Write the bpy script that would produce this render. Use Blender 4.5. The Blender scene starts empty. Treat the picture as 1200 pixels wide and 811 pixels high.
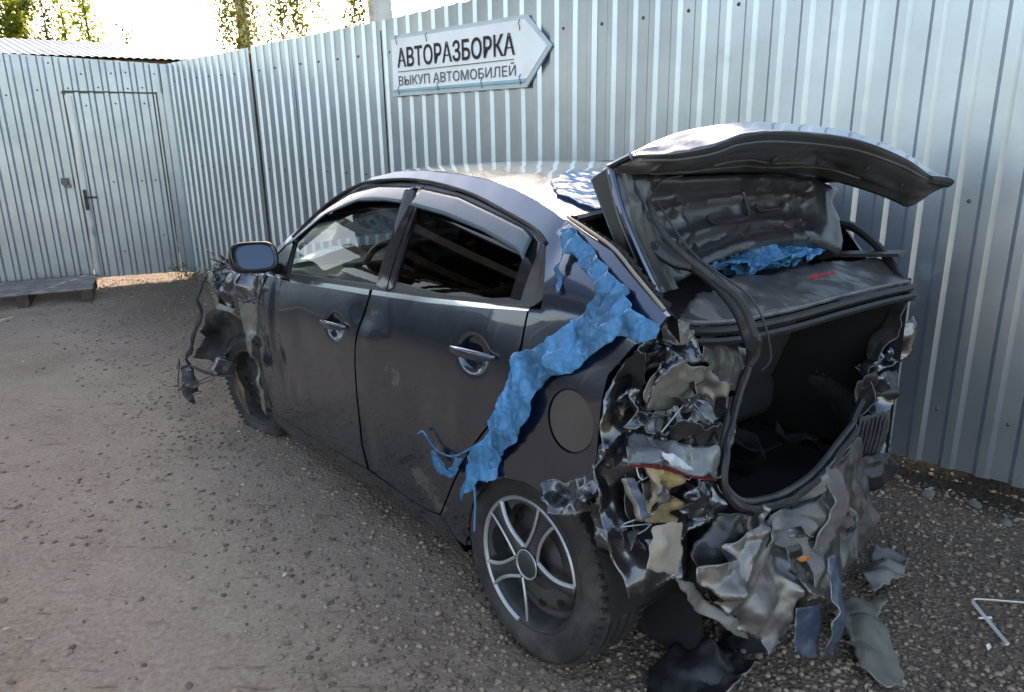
import bpy, bmesh, math, random
import numpy as np
from mathutils import Vector, Matrix, noise
from mathutils.geometry import delaunay_2d_cdt
random.seed(7); rng = np.random.default_rng(11)
R = math.radians
scn = bpy.context.scene
col = scn.collection

# ---------------------------------------------------------------- camera
CAM_H = 1.56
cam_d = bpy.data.cameras.new('camera'); cam = bpy.data.objects.new('camera', cam_d); col.objects.link(cam)
pitch, roll = R(16.2), R(-1.0)
fwd = Vector((0, math.cos(pitch), -math.sin(pitch))); rt0 = Vector((1, 0, 0)); up0 = rt0.cross(fwd)
rt = rt0*math.cos(roll) + up0*math.sin(roll); up = -rt0*math.sin(roll) + up0*math.cos(roll)
cam.matrix_world = Matrix(((rt.x, up.x, -fwd.x, 0), (rt.y, up.y, -fwd.y, 0), (rt.z, up.z, -fwd.z, CAM_H), (0, 0, 0, 1)))
cam_d.sensor_width = 36; cam_d.sensor_fit = 'HORIZONTAL'; cam_d.lens = 870/1200*36
cam_d.clip_start = .05; cam_d.clip_end = 2000
scn.camera = cam
scn.render.resolution_x, scn.render.resolution_y = 1024, 692

# ---------------------------------------------------------------- sky, sun, exposure
SUN_AZ = math.atan2(1., .02)          # direction towards the sun, behind the long fence
SUN_EL = R(21)
w = bpy.data.worlds.new('World'); scn.world = w; w.use_nodes = True
nt = w.node_tree; nt.nodes.clear()
sky = nt.nodes.new('ShaderNodeTexSky'); sky.sky_type = 'NISHITA'; sky.sun_disc = False
sky.sun_elevation = SUN_EL; sky.sun_rotation = R(90) - SUN_AZ
sky.dust_density = 2.5; sky.air_density = 1.0; sky.altitude = 100
bg = nt.nodes.new('ShaderNodeBackground'); bg.inputs[1].default_value = .12
wo = nt.nodes.new('ShaderNodeOutputWorld')
nt.links.new(sky.outputs[0], bg.inputs[0]); nt.links.new(bg.outputs[0], wo.inputs[0])
sl = bpy.data.lights.new('sun', 'SUN'); sl.energy = 2.4; sl.angle = R(.5); sl.color = (1, .94, .85)
so = bpy.data.objects.new('sun', sl); col.objects.link(so)
sd = Vector((math.cos(SUN_AZ)*math.cos(SUN_EL), math.sin(SUN_AZ)*math.cos(SUN_EL), math.sin(SUN_EL)))
so.rotation_euler = sd.to_track_quat('Z', 'Y').to_euler(); so.location = (6, 10, 12)
vs = scn.view_settings; vs.view_transform = 'Standard'; vs.look = 'None'; vs.gamma = 1; vs.use_curve_mapping = False
vs.exposure = 2.6
vs.use_white_balance = True; vs.white_balance_temperature = 7700; vs.white_balance_tint = 14

# ---------------------------------------------------------------- materials
MATS = {}
def mat(name, c, rough=.5, metal=0., var=.18, scale=6., bump=0., bscale=60., coat=0., dirt=0., dirtc=(.17, .15, .125),
        dscale=3., spec=.5, island=0., trans=0., alpha=1., aniso=0., ior=1.45, subs=None, rust=0.):
    m = bpy.data.materials.new(name); m.use_nodes = True; t = m.node_tree; N = t.nodes; L = t.links
    b = N['Principled BSDF']
    tc = N.new('ShaderNodeTexCoord')
    n1 = N.new('ShaderNodeTexNoise'); n1.inputs['Scale'].default_value = scale; n1.inputs['Detail'].default_value = 6
    n1.inputs['Roughness'].default_value = .62
    L.new(tc.outputs['Object'], n1.inputs['Vector'])
    mx = N.new('ShaderNodeMix'); mx.data_type = 'RGBA'
    mr = N.new('ShaderNodeMapRange'); mr.inputs[1].default_value = .3; mr.inputs[2].default_value = .7
    L.new(n1.outputs[0], mr.inputs[0])
    mx.inputs[6].default_value = (*[max(0, x*(1-var)) for x in c], 1)
    mx.inputs[7].default_value = (*[min(1, x*(1+var)) for x in c], 1)
    L.new(mr.outputs[0], mx.inputs[0])
    last = mx.outputs[2]
    rl = None
    if island:
        g = N.new('ShaderNodeNewGeometry')
        hs = N.new('ShaderNodeHueSaturation')
        m2 = N.new('ShaderNodeMapRange'); m2.inputs[3].default_value = 1-island; m2.inputs[4].default_value = 1+island
        L.new(g.outputs['Random Per Island'], m2.inputs[0]); L.new(m2.outputs[0], hs.inputs['Value'])
        L.new(last, hs.inputs['Color']); last = hs.outputs[0]
    def layer(amount, colr, sc, rgh, last, rl):
        n2 = N.new('ShaderNodeTexNoise'); n2.inputs['Scale'].default_value = sc; n2.inputs['Detail'].default_value = 8
        n2.inputs['Roughness'].default_value = .7
        L.new(tc.outputs['Object'], n2.inputs['Vector'])
        r2 = N.new('ShaderNodeMapRange'); r2.inputs[1].default_value = .62-.3*amount; r2.inputs[2].default_value = .9-.25*amount
        r2.inputs[4].default_value = min(1, .35+.6*amount)
        L.new(n2.outputs[0], r2.inputs[0])
        x = N.new('ShaderNodeMix'); x.data_type = 'RGBA'; x.inputs[7].default_value = (*colr, 1)
        L.new(r2.outputs[0], x.inputs[0]); L.new(last, x.inputs[6])
        q = N.new('ShaderNodeMix'); q.data_type = 'FLOAT'
        if rl: L.new(rl, q.inputs[2])
        else: q.inputs[2].default_value = rough
        q.inputs[3].default_value = rgh; L.new(r2.outputs[0], q.inputs[0])
        return x.outputs[2], q.outputs[0], r2.outputs[0]
    dm = None
    if dirt: last, rl, dm = layer(dirt, dirtc, dscale, .85, last, rl)
    if rust: last, rl, _ = layer(rust, (.16, .055, .02), dscale*2.3, .85, last, rl)
    L.new(last, b.inputs['Base Color'])
    if rl: L.new(rl, b.inputs['Roughness'])
    else: b.inputs['Roughness'].default_value = rough
    b.inputs['Metallic'].default_value = metal
    if dm and metal:
        q = N.new('ShaderNodeMath'); q.operation = 'MULTIPLY_ADD'; q.inputs[1].default_value = -metal; q.inputs[2].default_value = metal
        L.new(dm, q.inputs[0]); L.new(q.outputs[0], b.inputs['Metallic'])
    if coat:
        b.inputs['Coat Weight'].default_value = coat; b.inputs['Coat Roughness'].default_value = .04
        if dm:
            q = N.new('ShaderNodeMath'); q.operation = 'MULTIPLY_ADD'; q.inputs[1].default_value = -coat; q.inputs[2].default_value = coat
            L.new(dm, q.inputs[0]); L.new(q.outputs[0], b.inputs['Coat Weight'])
    b.inputs['Specular IOR Level'].default_value = spec
    b.inputs['IOR'].default_value = ior
    if trans: b.inputs['Transmission Weight'].default_value = trans
    if aniso: b.inputs['Anisotropic'].default_value = aniso
    if alpha < 1: b.inputs['Alpha'].default_value = alpha
    if subs:
        tr = N.new('ShaderNodeBsdfTranslucent'); tr.inputs[0].default_value = (*subs, 1)
        ms = N.new('ShaderNodeMixShader'); ms.inputs[0].default_value = .4
        L.new(b.outputs[0], ms.inputs[1]); L.new(tr.outputs[0], ms.inputs[2]); L.new(ms.outputs[0], N['Material Output'].inputs[0])
    if bump:
        n3 = N.new('ShaderNodeTexNoise'); n3.inputs['Scale'].default_value = bscale; n3.inputs['Detail'].default_value = 5
        L.new(tc.outputs['Object'], n3.inputs['Vector'])
        bp = N.new('ShaderNodeBump'); bp.inputs['Strength'].default_value = bump; bp.inputs['Distance'].default_value = .01
        L.new(n3.outputs[0], bp.inputs['Height']); L.new(bp.outputs[0], b.inputs['Normal'])
    MATS[name] = m
    return m

def glass(name, tint, mixf, rough=.0):
    # automotive glass: tinted see-through pane with a real dielectric reflection
    m = bpy.data.materials.new(name); m.use_nodes = True; t = m.node_tree; N = t.nodes; L = t.links
    N.remove(N['Principled BSDF'])
    tr = N.new('ShaderNodeBsdfTransparent'); tr.inputs[0].default_value = (*tint, 1)
    gl = N.new('ShaderNodeBsdfGlossy'); gl.inputs['Roughness'].default_value = rough
    lw = N.new('ShaderNodeFresnel'); lw.inputs[0].default_value = mixf
    ms = N.new('ShaderNodeMixShader')
    L.new(lw.outputs[0], ms.inputs[0]); L.new(tr.outputs[0], ms.inputs[1]); L.new(gl.outputs[0], ms.inputs[2])
    L.new(ms.outputs[0], N['Material Output'].inputs[0]); MATS[name] = m
    return m

mat('paint', (.054, .070, .102), rough=.24, metal=.95, var=.06, coat=1., dirt=.05, dscale=2.2, dirtc=(.08, .07, .06))
mat('paint_torn', (.065, .07, .082), rough=.24, metal=.85, var=.3, scale=14, coat=1., dirt=.16, dscale=9, dirtc=(.22, .20, .17))
mat('primer', (.125, .118, .10), rough=.36, metal=.15, var=.3, scale=16, coat=.25, dirt=.45, dscale=9, dirtc=(.12, .10, .08))
mat('torn_edge', (.22, .21, .19), rough=.4, metal=.3, var=.5, scale=30, dirt=.4, dscale=20, dirtc=(.1, .085, .07))
mat('shell_dark', (.05, .047, .045), rough=.35, metal=.4, var=.4, scale=10, coat=.4, dirt=.4, dscale=8, dirtc=(.13, .112, .092), rust=.08)
mat('bare', (.17, .162, .158), rough=.30, metal=.6, var=.45, scale=14, dirt=.55, dscale=7, dirtc=(.10, .085, .07), rust=.10)
mat('flap_grey', (.062, .058, .056), rough=.4, metal=.3, var=.1, coat=.6, dirt=.3, dscale=4, dirtc=(.13, .11, .092))  # fuel flap: dust, plus reflected ground painted in as a brown tint
mat('lid_grey', (.034, .034, .035), rough=.36, metal=.25, var=.15, coat=.45, dirt=.22, dscale=5, dirtc=(.12, .11, .10))
mat('deck_grey', (.06, .058, .055), rough=.38, metal=.2, var=.3, scale=7, coat=.3, dirt=.4, dscale=4, dirtc=(.16, .145, .125))
mat('beam_grey', (.075, .075, .075), rough=.45, metal=.2, var=.15, coat=.2, dirt=.25, dscale=6, dirtc=(.14, .13, .115))
mat('tail_grey', (.066, .066, .066), rough=.3, metal=.3, var=.15, coat=.5, dirt=.2, dscale=6, dirtc=(.12, .11, .10))
mat('red_paint', (.22, .012, .02), rough=.6, var=.5, scale=60)
mat('black_plastic', (.018, .018, .02), rough=.42, var=.3, dirt=.25, dscale=6, dirtc=(.10, .09, .08))
mat('black_gloss', (.012, .012, .014), rough=.12, var=.2, dirt=.08)
mat('rubber', (.02, .02, .021), rough=.75, var=.3, bump=.15, bscale=90, dirt=.45, dscale=7, dirtc=(.11, .095, .08))
mat('tyre', (.022, .0215, .021), rough=.8, var=.3, bump=.2, bscale=120, dirt=.5, dscale=6, dirtc=(.12, .105, .09))
mat('weather', (.012, .012, .013), rough=.45, var=.3, dirt=.15, dscale=20)
mat('steel_dark', (.035, .035, .036), rough=.5, metal=.2, var=.3, dirt=.4, dscale=9, dirtc=(.13, .115, .10), rust=.05)
mat('cap_dark', (.03, .031, .034), rough=.4, var=.2, dirt=.3, dscale=10, dirtc=(.13, .115, .10))
mat('cap_silver', (.34, .34, .34), rough=.36, metal=.5, var=.1, dirt=.25, dscale=10, dirtc=(.25, .22, .19))
mat('chrome', (.72, .72, .72), rough=.12, metal=1., var=.05, dirt=.1, dscale=8)
mat('foam', (.30, .22, .11), rough=.95, var=.4, scale=22, bump=.5, bscale=60, dirt=.4, dscale=14, dirtc=(.09, .06, .03))
mat('plate_mat', (.26, .225, .185), rough=.55, metal=.2, var=.15, scale=9, dirt=.4, dscale=9, dirtc=(.22, .19, .155))
mat('rusty', (.09, .085, .085), rough=.6, metal=.3, var=.3, dirt=.35, dscale=6, rust=.45)
mat('blue_steel', (.045, .065, .105), rough=.38, metal=.2, var=.3, scale=12, dirt=.35, dscale=12, dirtc=(.2, .19, .17), coat=.3)
mat('grey_dust', (.15, .145, .135), rough=.6, metal=.2, var=.3, scale=11, dirt=.5, dscale=6, dirtc=(.09, .08, .065))
mat('plastic_green', (.105, .105, .085), rough=.6, var=.25, scale=9, dirt=.5, dscale=7, dirtc=(.2, .185, .15), bump=.1)
mat('brown_shield', (.16, .11, .06), rough=.65, metal=.3, var=.3, scale=18, rust=.2)
mat('orange_mark', (.5, .16, .03), rough=.6, var=.4, scale=50)
mat('fabric', (.02, .02, .022), rough=.9, var=.3, bump=.1, bscale=200)
mat('fabric_grey', (.075, .075, .08), rough=.9, var=.2, bump=.1, bscale=200)
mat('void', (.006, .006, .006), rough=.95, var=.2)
mat('film_blue', (.07, .27, .50), rough=.26, var=.25, scale=18, subs=(.12, .42, .70), spec=.5, bump=.55, bscale=42)
mat('film_pale', (.16, .36, .58), rough=.16, var=.12, scale=10, subs=(.4, .55, .7), spec=.35)
mat('deflector', (.04, .065, .085), rough=.14, var=.1, spec=.5)
mat('mirror_glass', (.05, .068, .09), rough=.02, metal=1., var=.02)
mat('galv', (.43, .485, .545), rough=.34, metal=.92, var=.12, scale=2.2, bump=.03, bscale=18, dirt=.05, dscale=3, dirtc=(.30, .285, .26))
mat('galv_old', (.34, .385, .435), rough=.32, metal=.88, var=.12, scale=3, dirt=.06, dscale=4, dirtc=(.38, .37, .35))
mat('screw', (.12, .115, .11), rough=.5, metal=.6, var=.3)
mat('post', (.03, .03, .03), rough=.7, var=.3)
mat('pole', (.50, .50, .48), rough=.7, var=.15, dirt=.3, dscale=4, dirtc=(.3, .29, .27))
mat('sign_white', (.84, .85, .86), rough=.3, var=.05, scale=4, coat=.2, dirt=.12, dscale=5, dirtc=(.45, .45, .44))
mat('sign_edge', (.50, .56, .58), rough=.4, var=.15, dirt=.3, dscale=12, dirtc=(.35, .35, .33))
mat('sign_teal', (.30, .48, .52), rough=.35, var=.15)
mat('ink', (.012, .011, .015), rough=.5, var=.2)
mat('ink_grey', (.09, .095, .105), rough=.5, var=.2)
mat('wood', (.22, .20, .185), rough=.85, var=.35, scale=9, bump=.25, bscale=60, dirt=.3, dscale=7, dirtc=(.11, .095, .08))
mat('wood_dark', (.075, .055, .045), rough=.9, var=.3, scale=9)
mat('handle_black', (.02, .02, .02), rough=.4, var=.2)
mat('lock_grey', (.16, .155, .15), rough=.45, metal=.6, var=.2)
mat('white_strip', (.60, .58, .54), rough=.5, var=.15, dirt=.45, dscale=12, dirtc=(.35, .32, .28))
mat('stone', (.205, .150, .110), rough=.92, var=.35, scale=14, island=.5)
mat('stone_big', (.13, .118, .105), rough=.9, var=.3, scale=14, bump=.4, bscale=50)
mat('litter', (.36, .33, .27), rough=.9, var=.4, scale=5, island=.5)
mat('roof_sheet', (.36, .37, .38), rough=.5, metal=.5, var=.3, scale=1.2, dirt=.3, dscale=1.5, dirtc=(.10, .095, .09))
mat('shed_wall', (.12, .085, .06), rough=.8, var=.3)
mat('bark_white', (.55, .52, .47), rough=.85, var=.35, scale=5, dirt=.4, dscale=4, dirtc=(.06, .05, .045))
mat('bark', (.12, .095, .07), rough=.9, var=.3, scale=8)
mat('leaf_birch', (.07, .085, .03), rough=.6, var=.45, scale=2.6, island=.6, subs=(.17, .19, .035))
mat('leaf_yellow', (.11, .14, .02), rough=.6, var=.3, scale=1.6, island=.5, subs=(.27, .33, .035))
mat('leaf_dark', (.05, .06, .035), rough=.6, var=.25, scale=1.2, island=.5, subs=(.07, .085, .03))
mat('grass', (.08, .11, .035), rough=.7, var=.3, scale=3, island=.4, subs=(.25, .32, .07))
mat('lens', (.10, .105, .11), rough=.08, var=.2, scale=20, coat=.6, dirt=.3, dscale=14, dirtc=(.2, .18, .15))
mat('lens_stripe', (.42, .45, .48), rough=.25, var=.15, scale=30)
mat('lens_red', (.10, .012, .012), rough=.2, var=.3, coat=.5)
mat('cable', (.03, .03, .032), rough=.5, var=.2)
def crinkle(m, sc, st):
    # thin film: sharp irregular creases on top of the folded mesh
    t = m.node_tree; N = t.nodes; L = t.links; b = N['Principled BSDF']; tc = N.new('ShaderNodeTexCoord')
    n = N.new('ShaderNodeTexNoise'); n.noise_type = 'RIDGED_MULTIFRACTAL'; n.inputs['Scale'].default_value = sc; n.inputs['Detail'].default_value = 3; n.inputs['Distortion'].default_value = .6
    v = N.new('ShaderNodeTexVoronoi'); v.feature = 'DISTANCE_TO_EDGE'; v.inputs['Scale'].default_value = sc*1.7
    L.new(tc.outputs['Object'], n.inputs['Vector']); L.new(tc.outputs['Object'], v.inputs['Vector'])
    a = N.new('ShaderNodeMath'); a.operation = 'MULTIPLY_ADD'; a.inputs[1].default_value = .6; L.new(v.outputs['Distance'], a.inputs[0]); L.new(n.outputs[0], a.inputs[2])
    bp = N.new('ShaderNodeBump'); bp.inputs['Strength'].default_value = st; bp.inputs['Distance'].default_value = .012
    L.new(a.outputs[0], bp.inputs['Height']); L.new(bp.outputs[0], b.inputs['Normal'])
def layered(m, sc, lo, hi):
    # overlapping folds of see-through film: patches with straight edges, deeper blue where the layers double
    t = m.node_tree; N = t.nodes; L = t.links; b = N['Principled BSDF']; tc = N.new('ShaderNodeTexCoord'); last = b.inputs['Base Color'].links[0].from_socket
    mp = N.new('ShaderNodeMapping'); mp.inputs['Rotation'].default_value = (0, R(38), 0); mp.inputs['Scale'].default_value = (1., 1., .38); L.new(tc.outputs['Object'], mp.inputs['Vector'])
    for s_ in (sc, sc*2.6):
        v = N.new('ShaderNodeTexVoronoi'); v.inputs['Scale'].default_value = s_; L.new(mp.outputs[0], v.inputs['Vector'])
        sp = N.new('ShaderNodeSeparateColor'); L.new(v.outputs['Color'], sp.inputs[0])
        r = N.new('ShaderNodeMapRange'); r.inputs[3].default_value = lo; r.inputs[4].default_value = hi; L.new(sp.outputs[0], r.inputs[0])
        h = N.new('ShaderNodeHueSaturation'); L.new(r.outputs[0], h.inputs['Value']); L.new(last, h.inputs['Color']); last = h.outputs[0]
    L.new(last, b.inputs['Base Color'])
    for q in N:
        if q.type == 'BSDF_TRANSLUCENT': L.new(last, q.inputs[0])
layered(MATS['film_blue'], 13, .72, 1.22)
crinkle(MATS['film_blue'], 26, .6); crinkle(MATS['film_pale'], 12, .3)
glass('glass_clear', (.62, .72, .68), 1.42)
glass('glass_tint', (.035, .038, .04), 1.42)
glass('glass_screen', (.6, .7, .66), 1.42)

def add_scuffs(m, spots):
    # white scrape marks: each a stretched noise inside an ellipsoid round a point of the panel
    t = m.node_tree; N = t.nodes; L = t.links; b = N['Principled BSDF']
    tc = N.new('ShaderNodeTexCoord')
    tot = None
    for (x, y, z, rx, rz, sc, thr) in spots:
        mp = N.new('ShaderNodeMapping'); mp.inputs['Location'].default_value = (-x/rx, -y/.3, -z/rz); mp.inputs['Scale'].default_value = (1/rx, 1/.3, 1/rz)
        L.new(tc.outputs['Object'], mp.inputs['Vector'])
        ln = N.new('ShaderNodeVectorMath'); ln.operation = 'LENGTH'; L.new(mp.outputs[0], ln.inputs[0])
        n = N.new('ShaderNodeTexNoise'); n.inputs['Scale'].default_value = sc; n.inputs['Detail'].default_value = 7; n.inputs['Roughness'].default_value = .7
        L.new(tc.outputs['Object'], n.inputs['Vector'])
        a = N.new('ShaderNodeMath'); a.operation = 'MULTIPLY_ADD'; a.inputs[1].default_value = -.35; L.new(ln.outputs['Value'], a.inputs[0]); L.new(n.outputs[0], a.inputs[2])
        r = N.new('ShaderNodeMapRange'); r.inputs[1].default_value = thr; r.inputs[2].default_value = thr+.06; r.inputs[4].default_value = .75
        L.new(a.outputs[0], r.inputs[0])
        if tot is None: tot = r.outputs[0]
        else:
            q = N.new('ShaderNodeMath'); q.operation = 'MAXIMUM'; L.new(tot, q.inputs[0]); L.new(r.outputs[0], q.inputs[1]); tot = q.outputs[0]
    old = b.inputs['Base Color'].links[0].from_socket
    x = N.new('ShaderNodeMix'); x.data_type = 'RGBA'; x.inputs[7].default_value = (.34, .34, .335, 1)
    L.new(tot, x.inputs[0]); L.new(old, x.inputs[6]); L.new(x.outputs[2], b.inputs['Base Color'])
add_scuffs(MATS['paint'], [(.72, .87, .72, .16, .12, 34, .44), (.60, .86, .36, .15, .08, 26, .30), (.50, .86, .30, .08, .05, 40, .30), (.45, .87, .55, .10, .06, 70, .46), (.88, .86, .93, .22, .05, 30, .44), (.02, .69, 1.30, .05, .10, 40, .40), (1.75, .85, .3, .06, .1, 40, .44), (1.3, .86, .45, .1, .12, 60, .5)])

# ---------------------------------------------------------------- helpers
def tag(o, label=None, cat=None, group=None, kind=None):
    if label: o['label'] = label
    if cat: o['category'] = cat
    if group: o['group'] = group
    if kind: o['kind'] = kind
    return o
def empty(name, loc=(0, 0, 0), rz=0):
    o = bpy.data.objects.new(name, None); col.objects.link(o); o.location = loc; o.rotation_euler = (0, 0, rz); o.empty_display_size = .2
    return o
def link(name, me, m=None, parent=None, loc=None, rot=None):
    o = bpy.data.objects.new(name, me); col.objects.link(o)
    if m is not None and not me.materials: me.materials.append(MATS[m] if isinstance(m, str) else m)
    if parent: o.parent = parent
    if loc is not None: o.location = loc
    if rot is not None: o.rotation_euler = rot
    return o
def mesh(name, v, f, smooth=None):
    me = bpy.data.meshes.new(name); me.from_pydata([tuple(map(float, p)) for p in v], [], [tuple(int(i) for i in q) for q in f]); me.update()
    if smooth is not None:
        me.shade_smooth(); me.set_sharp_from_angle(angle=R(smooth))
    return me
def npmesh(name, V, F, k):
    me = bpy.data.meshes.new(name); V = np.asarray(V, np.float32); F = np.asarray(F, np.int32)
    me.vertices.add(len(V)); me.vertices.foreach_set('co', V.ravel())
    me.loops.add(F.size); me.loops.foreach_set('vertex_index', F.ravel())
    me.polygons.add(len(F)); me.polygons.foreach_set('loop_start', np.arange(0, F.size, k, dtype=np.int32)); me.update(calc_edges=True)
    return me
class MB:
    def __init__(s): s.v = []; s.f = []
    def add(s, v, f):
        n = len(s.v); s.v += [tuple(p) for p in v]; s.f += [tuple(i+n for i in q) for q in f]; return s
    def box(s, c, d, rz=0, tilt=None, taper=1.):
        x, y, z = d[0]/2, d[1]/2, d[2]/2
        vs = [Vector((sx*x*(taper if sz > 0 else 1), sy*y*(taper if sz > 0 else 1), sz*z)) for sz in (-1, 1) for sy in (-1, 1) for sx in (-1, 1)]
        Mx = Matrix.Rotation(rz, 3, 'Z')
        if tilt: Mx = Matrix.Rotation(tilt[1], 3, tilt[0]) @ Mx if False else Mx @ Matrix.Rotation(tilt[1], 3, tilt[0])
        return s.add([Mx @ p + Vector(c) for p in vs], [(0, 2, 3, 1), (4, 5, 7, 6), (0, 1, 5, 4), (2, 6, 7, 3), (0, 4, 6, 2), (1, 3, 7, 5)])
    def tube(s, pts, r, n=8, flat=1.):
        pts = [Vector(p) for p in pts]; rs = r if isinstance(r, (list, tuple)) else [r]*len(pts)
        rings = []; prev = None
        for i, p in enumerate(pts):
            d = (pts[min(i+1, len(pts)-1)]-pts[max(i-1, 0)]).normalized()
            if prev is None:
                a = d.orthogonal().normalized()
            else:
                a = (prev - d*prev.dot(d)).normalized()
            prev = a; b = d.cross(a)
            rings.append([p + (a*math.cos(2*math.pi*k/n)*flat + b*math.sin(2*math.pi*k/n))*rs[i] for k in range(n)])
        v = [q for g in rings for q in g]; f = []
        for i in range(len(pts)-1):
            for k in range(n): f.append((i*n+k, i*n+(k+1) % n, (i+1)*n+(k+1) % n, (i+1)*n+k))
        f.append(tuple(range(n-1, -1, -1))); f.append(tuple((len(pts)-1)*n+k for k in range(n)))
        return s.add(v, f)
    def lathe(s, prof, n=48, axis='Y', c=(0, 0, 0), close=True):
        v = []; f = []
        for k in range(n):
            a = 2*math.pi*k/n
            for (r, h) in prof:
                v.append((c[0]+r*math.cos(a), c[1]+h, c[2]+r*math.sin(a)) if axis == 'Y' else (c[0]+r*math.cos(a), c[1]+r*math.sin(a), c[2]+h))
        m = len(prof)
        for k in range(n):
            for i in range(m-1): f.append((k*m+i, k*m+i+1, ((k+1) % n)*m+i+1, ((k+1) % n)*m+i))
        return s.add(v, f)
    def build(s, name, m, parent=None, smooth=35, bevel=0., loc=None, rot=None):
        me = mesh(name, s.v, s.f, smooth)
        o = link(name, me, m, parent, loc, rot)
        if bevel:
            b = o.modifiers.new('bevel', 'BEVEL'); b.width = bevel; b.segments = 2; b.limit_method = 'ANGLE'; b.angle_limit = R(40)
        return o
def resample(pts, n):
    pts = np.asarray(pts, float); d = np.r_[0, np.cumsum(np.linalg.norm(np.diff(pts, axis=0), axis=1))]
    t = np.linspace(0, d[-1], n); return np.stack([np.interp(t, d, pts[:, k]) for k in range(pts.shape[1])], 1)
def smooth_line(pts, n):
    # Catmull-Rom through the points, then resampled
    P = [Vector(p) for p in pts]; out = []
    for i in range(len(P)-1):
        p0 = P[max(i-1, 0)]; p1 = P[i]; p2 = P[i+1]; p3 = P[min(i+2, len(P)-1)]
        for k in range(8):
            t = k/8; out.append(.5*((2*p1)+(p2-p0)*t+(2*p0-5*p1+4*p2-p3)*t*t+(3*p1-p0-3*p2+p3)*t**3))
    out.append(P[-1]); return resample([tuple(q) for q in out], n)
def loft(curves, n=40, rows=8, bulge=None):
    C = [smooth_line(c, n) for c in curves]; v = []; f = []; tot = []
    for a in range(len(C)-1):
        for k in range(rows if a < len(C)-2 else rows+1):
            tot.append(C[a]*(1-k/rows)+C[a+1]*(k/rows))
    for row in tot: v += [tuple(q) for q in row]
    for i in range(len(tot)-1):
        for j in range(n-1): f.append((i*n+j, i*n+j+1, (i+1)*n+j+1, (i+1)*n+j))
    return v, f
def inpoly(x, y, P):
    c = False; n = len(P); j = n-1
    for i in range(n):
        if (P[i][1] > y) != (P[j][1] > y) and x < (P[j][0]-P[i][0])*(y-P[i][1])/(P[j][1]-P[i][1])+P[i][0]: c = not c
        j = i
    return c
def densify(P, s, closed=True, jit=0.):
    out = []; n = len(P)
    for i in range(n if closed else n-1):
        a = P[i]; b = P[(i+1) % n]; d = math.dist(a, b); k = max(1, int(round(d/s)))
        for j in range(k):
            t = j/k; q = [a[c]*(1-t)+b[c]*t for c in range(len(a))]
            if jit and j: q = [c+jit*2*noise.noise((q[0]*38+i_*7.7, q[1]*38, 1.7+i_*3)) for i_, c in enumerate(q)]
            out.append(tuple(q))
    return out
def segdist(x, y, P):
    best = 9
    for i in range(len(P)):
        ax, ay = P[i]; bx, by = P[(i+1) % len(P)]; dx, dy = bx-ax, by-ay; l = dx*dx+dy*dy
        t = 0 if l == 0 else max(0, min(1, ((x-ax)*dx+(y-ay)*dy)/l)); d = math.hypot(x-ax-t*dx, y-ay-t*dy)
        if d < best: best = d
    return best
def inpoly_v(Q, P):
    P = np.asarray(P); c = np.zeros(len(Q), bool); j = len(P)-1
    for i in range(len(P)):
        if P[i][1] != P[j][1]:
            m_ = ((P[i][1] > Q[:, 1]) != (P[j][1] > Q[:, 1])) & (Q[:, 0] < (P[j][0]-P[i][0])*(Q[:, 1]-P[i][1])/(P[j][1]-P[i][1])+P[i][0]); c ^= m_
        j = i
    return c
def segdist_v(Q, P):
    P = np.asarray(P); best = np.full(len(Q), 9.)
    for i in range(len(P)):
        a, d = P[i], P[(i+1) % len(P)]-P[i]; l = d@d
        t = np.clip(((Q-a)@d)/l, 0, 1) if l > 0 else np.zeros(len(Q)); best = np.minimum(best, np.linalg.norm(Q-a-t[:, None]*d, axis=1))
    return best
def cdt(outline, s, holes=(), extra=(), jit=0.):
    O = densify(outline, s, jit=jit); H = [densify(h, s) for h in holes]
    pts = list(O); edges = [(i, (i+1) % len(O)) for i in range(len(O))]
    for h in H:
        n = len(pts); pts += h; edges += [(n+i, n+(i+1) % len(h)) for i in range(len(h))]
    loops = [O]+H; A = np.array(O); lo = A.min(0); hi = A.max(0)
    rws = np.arange(lo[1]+s*.5, hi[1], s*.87); G = []
    for r, y in enumerate(rws):
        xx = np.arange(lo[0]+s*(.5 if r % 2 else 0), hi[0], s); G.append(np.stack([xx, np.full(len(xx), y)], 1))
    if G:
        G = np.concatenate(G); keep = inpoly_v(G, O)
        for h in H: keep &= ~inpoly_v(G, h)
        G = G[keep]
        for l in loops: 
            if len(G): G = G[segdist_v(G, l) > s*.45]
        pts += [(float(p[0]), float(p[1])) for p in G]
    for e in extra:
        if inpoly(e[0], e[1], O) and not any(inpoly(e[0], e[1], h) for h in H) and all(segdist(e[0], e[1], l) > .004 for l in loops): pts.append(e)
    v, e, f, _, _, _ = delaunay_2d_cdt([Vector(p) for p in pts], edges, [], 0, 1e-6)
    F = []
    VA = np.array([(p.x, p.y) for p in v]); CT = np.array([VA[list(t)].mean(0) for t in f])
    ok = inpoly_v(CT, O)
    for h in H: ok &= ~inpoly_v(CT, h)
    for t, k in zip(f, ok):
        if k:
            a = sum(VA[t[i]][0]*VA[t[(i+1) % len(t)]][1]-VA[t[(i+1) % len(t)]][0]*VA[t[i]][1] for i in range(len(t)))
            F.append(tuple(t) if a > 0 else tuple(reversed(t)))
    return [(p.x, p.y) for p in v], F
def boundary(F):
    c = {}
    for t in F:
        for i in range(len(t)):
            a, b = t[i], t[(i+1) % len(t)]; c[(a, b)] = 1
    return [(a, b) for (a, b) in c if (b, a) not in c]

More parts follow.
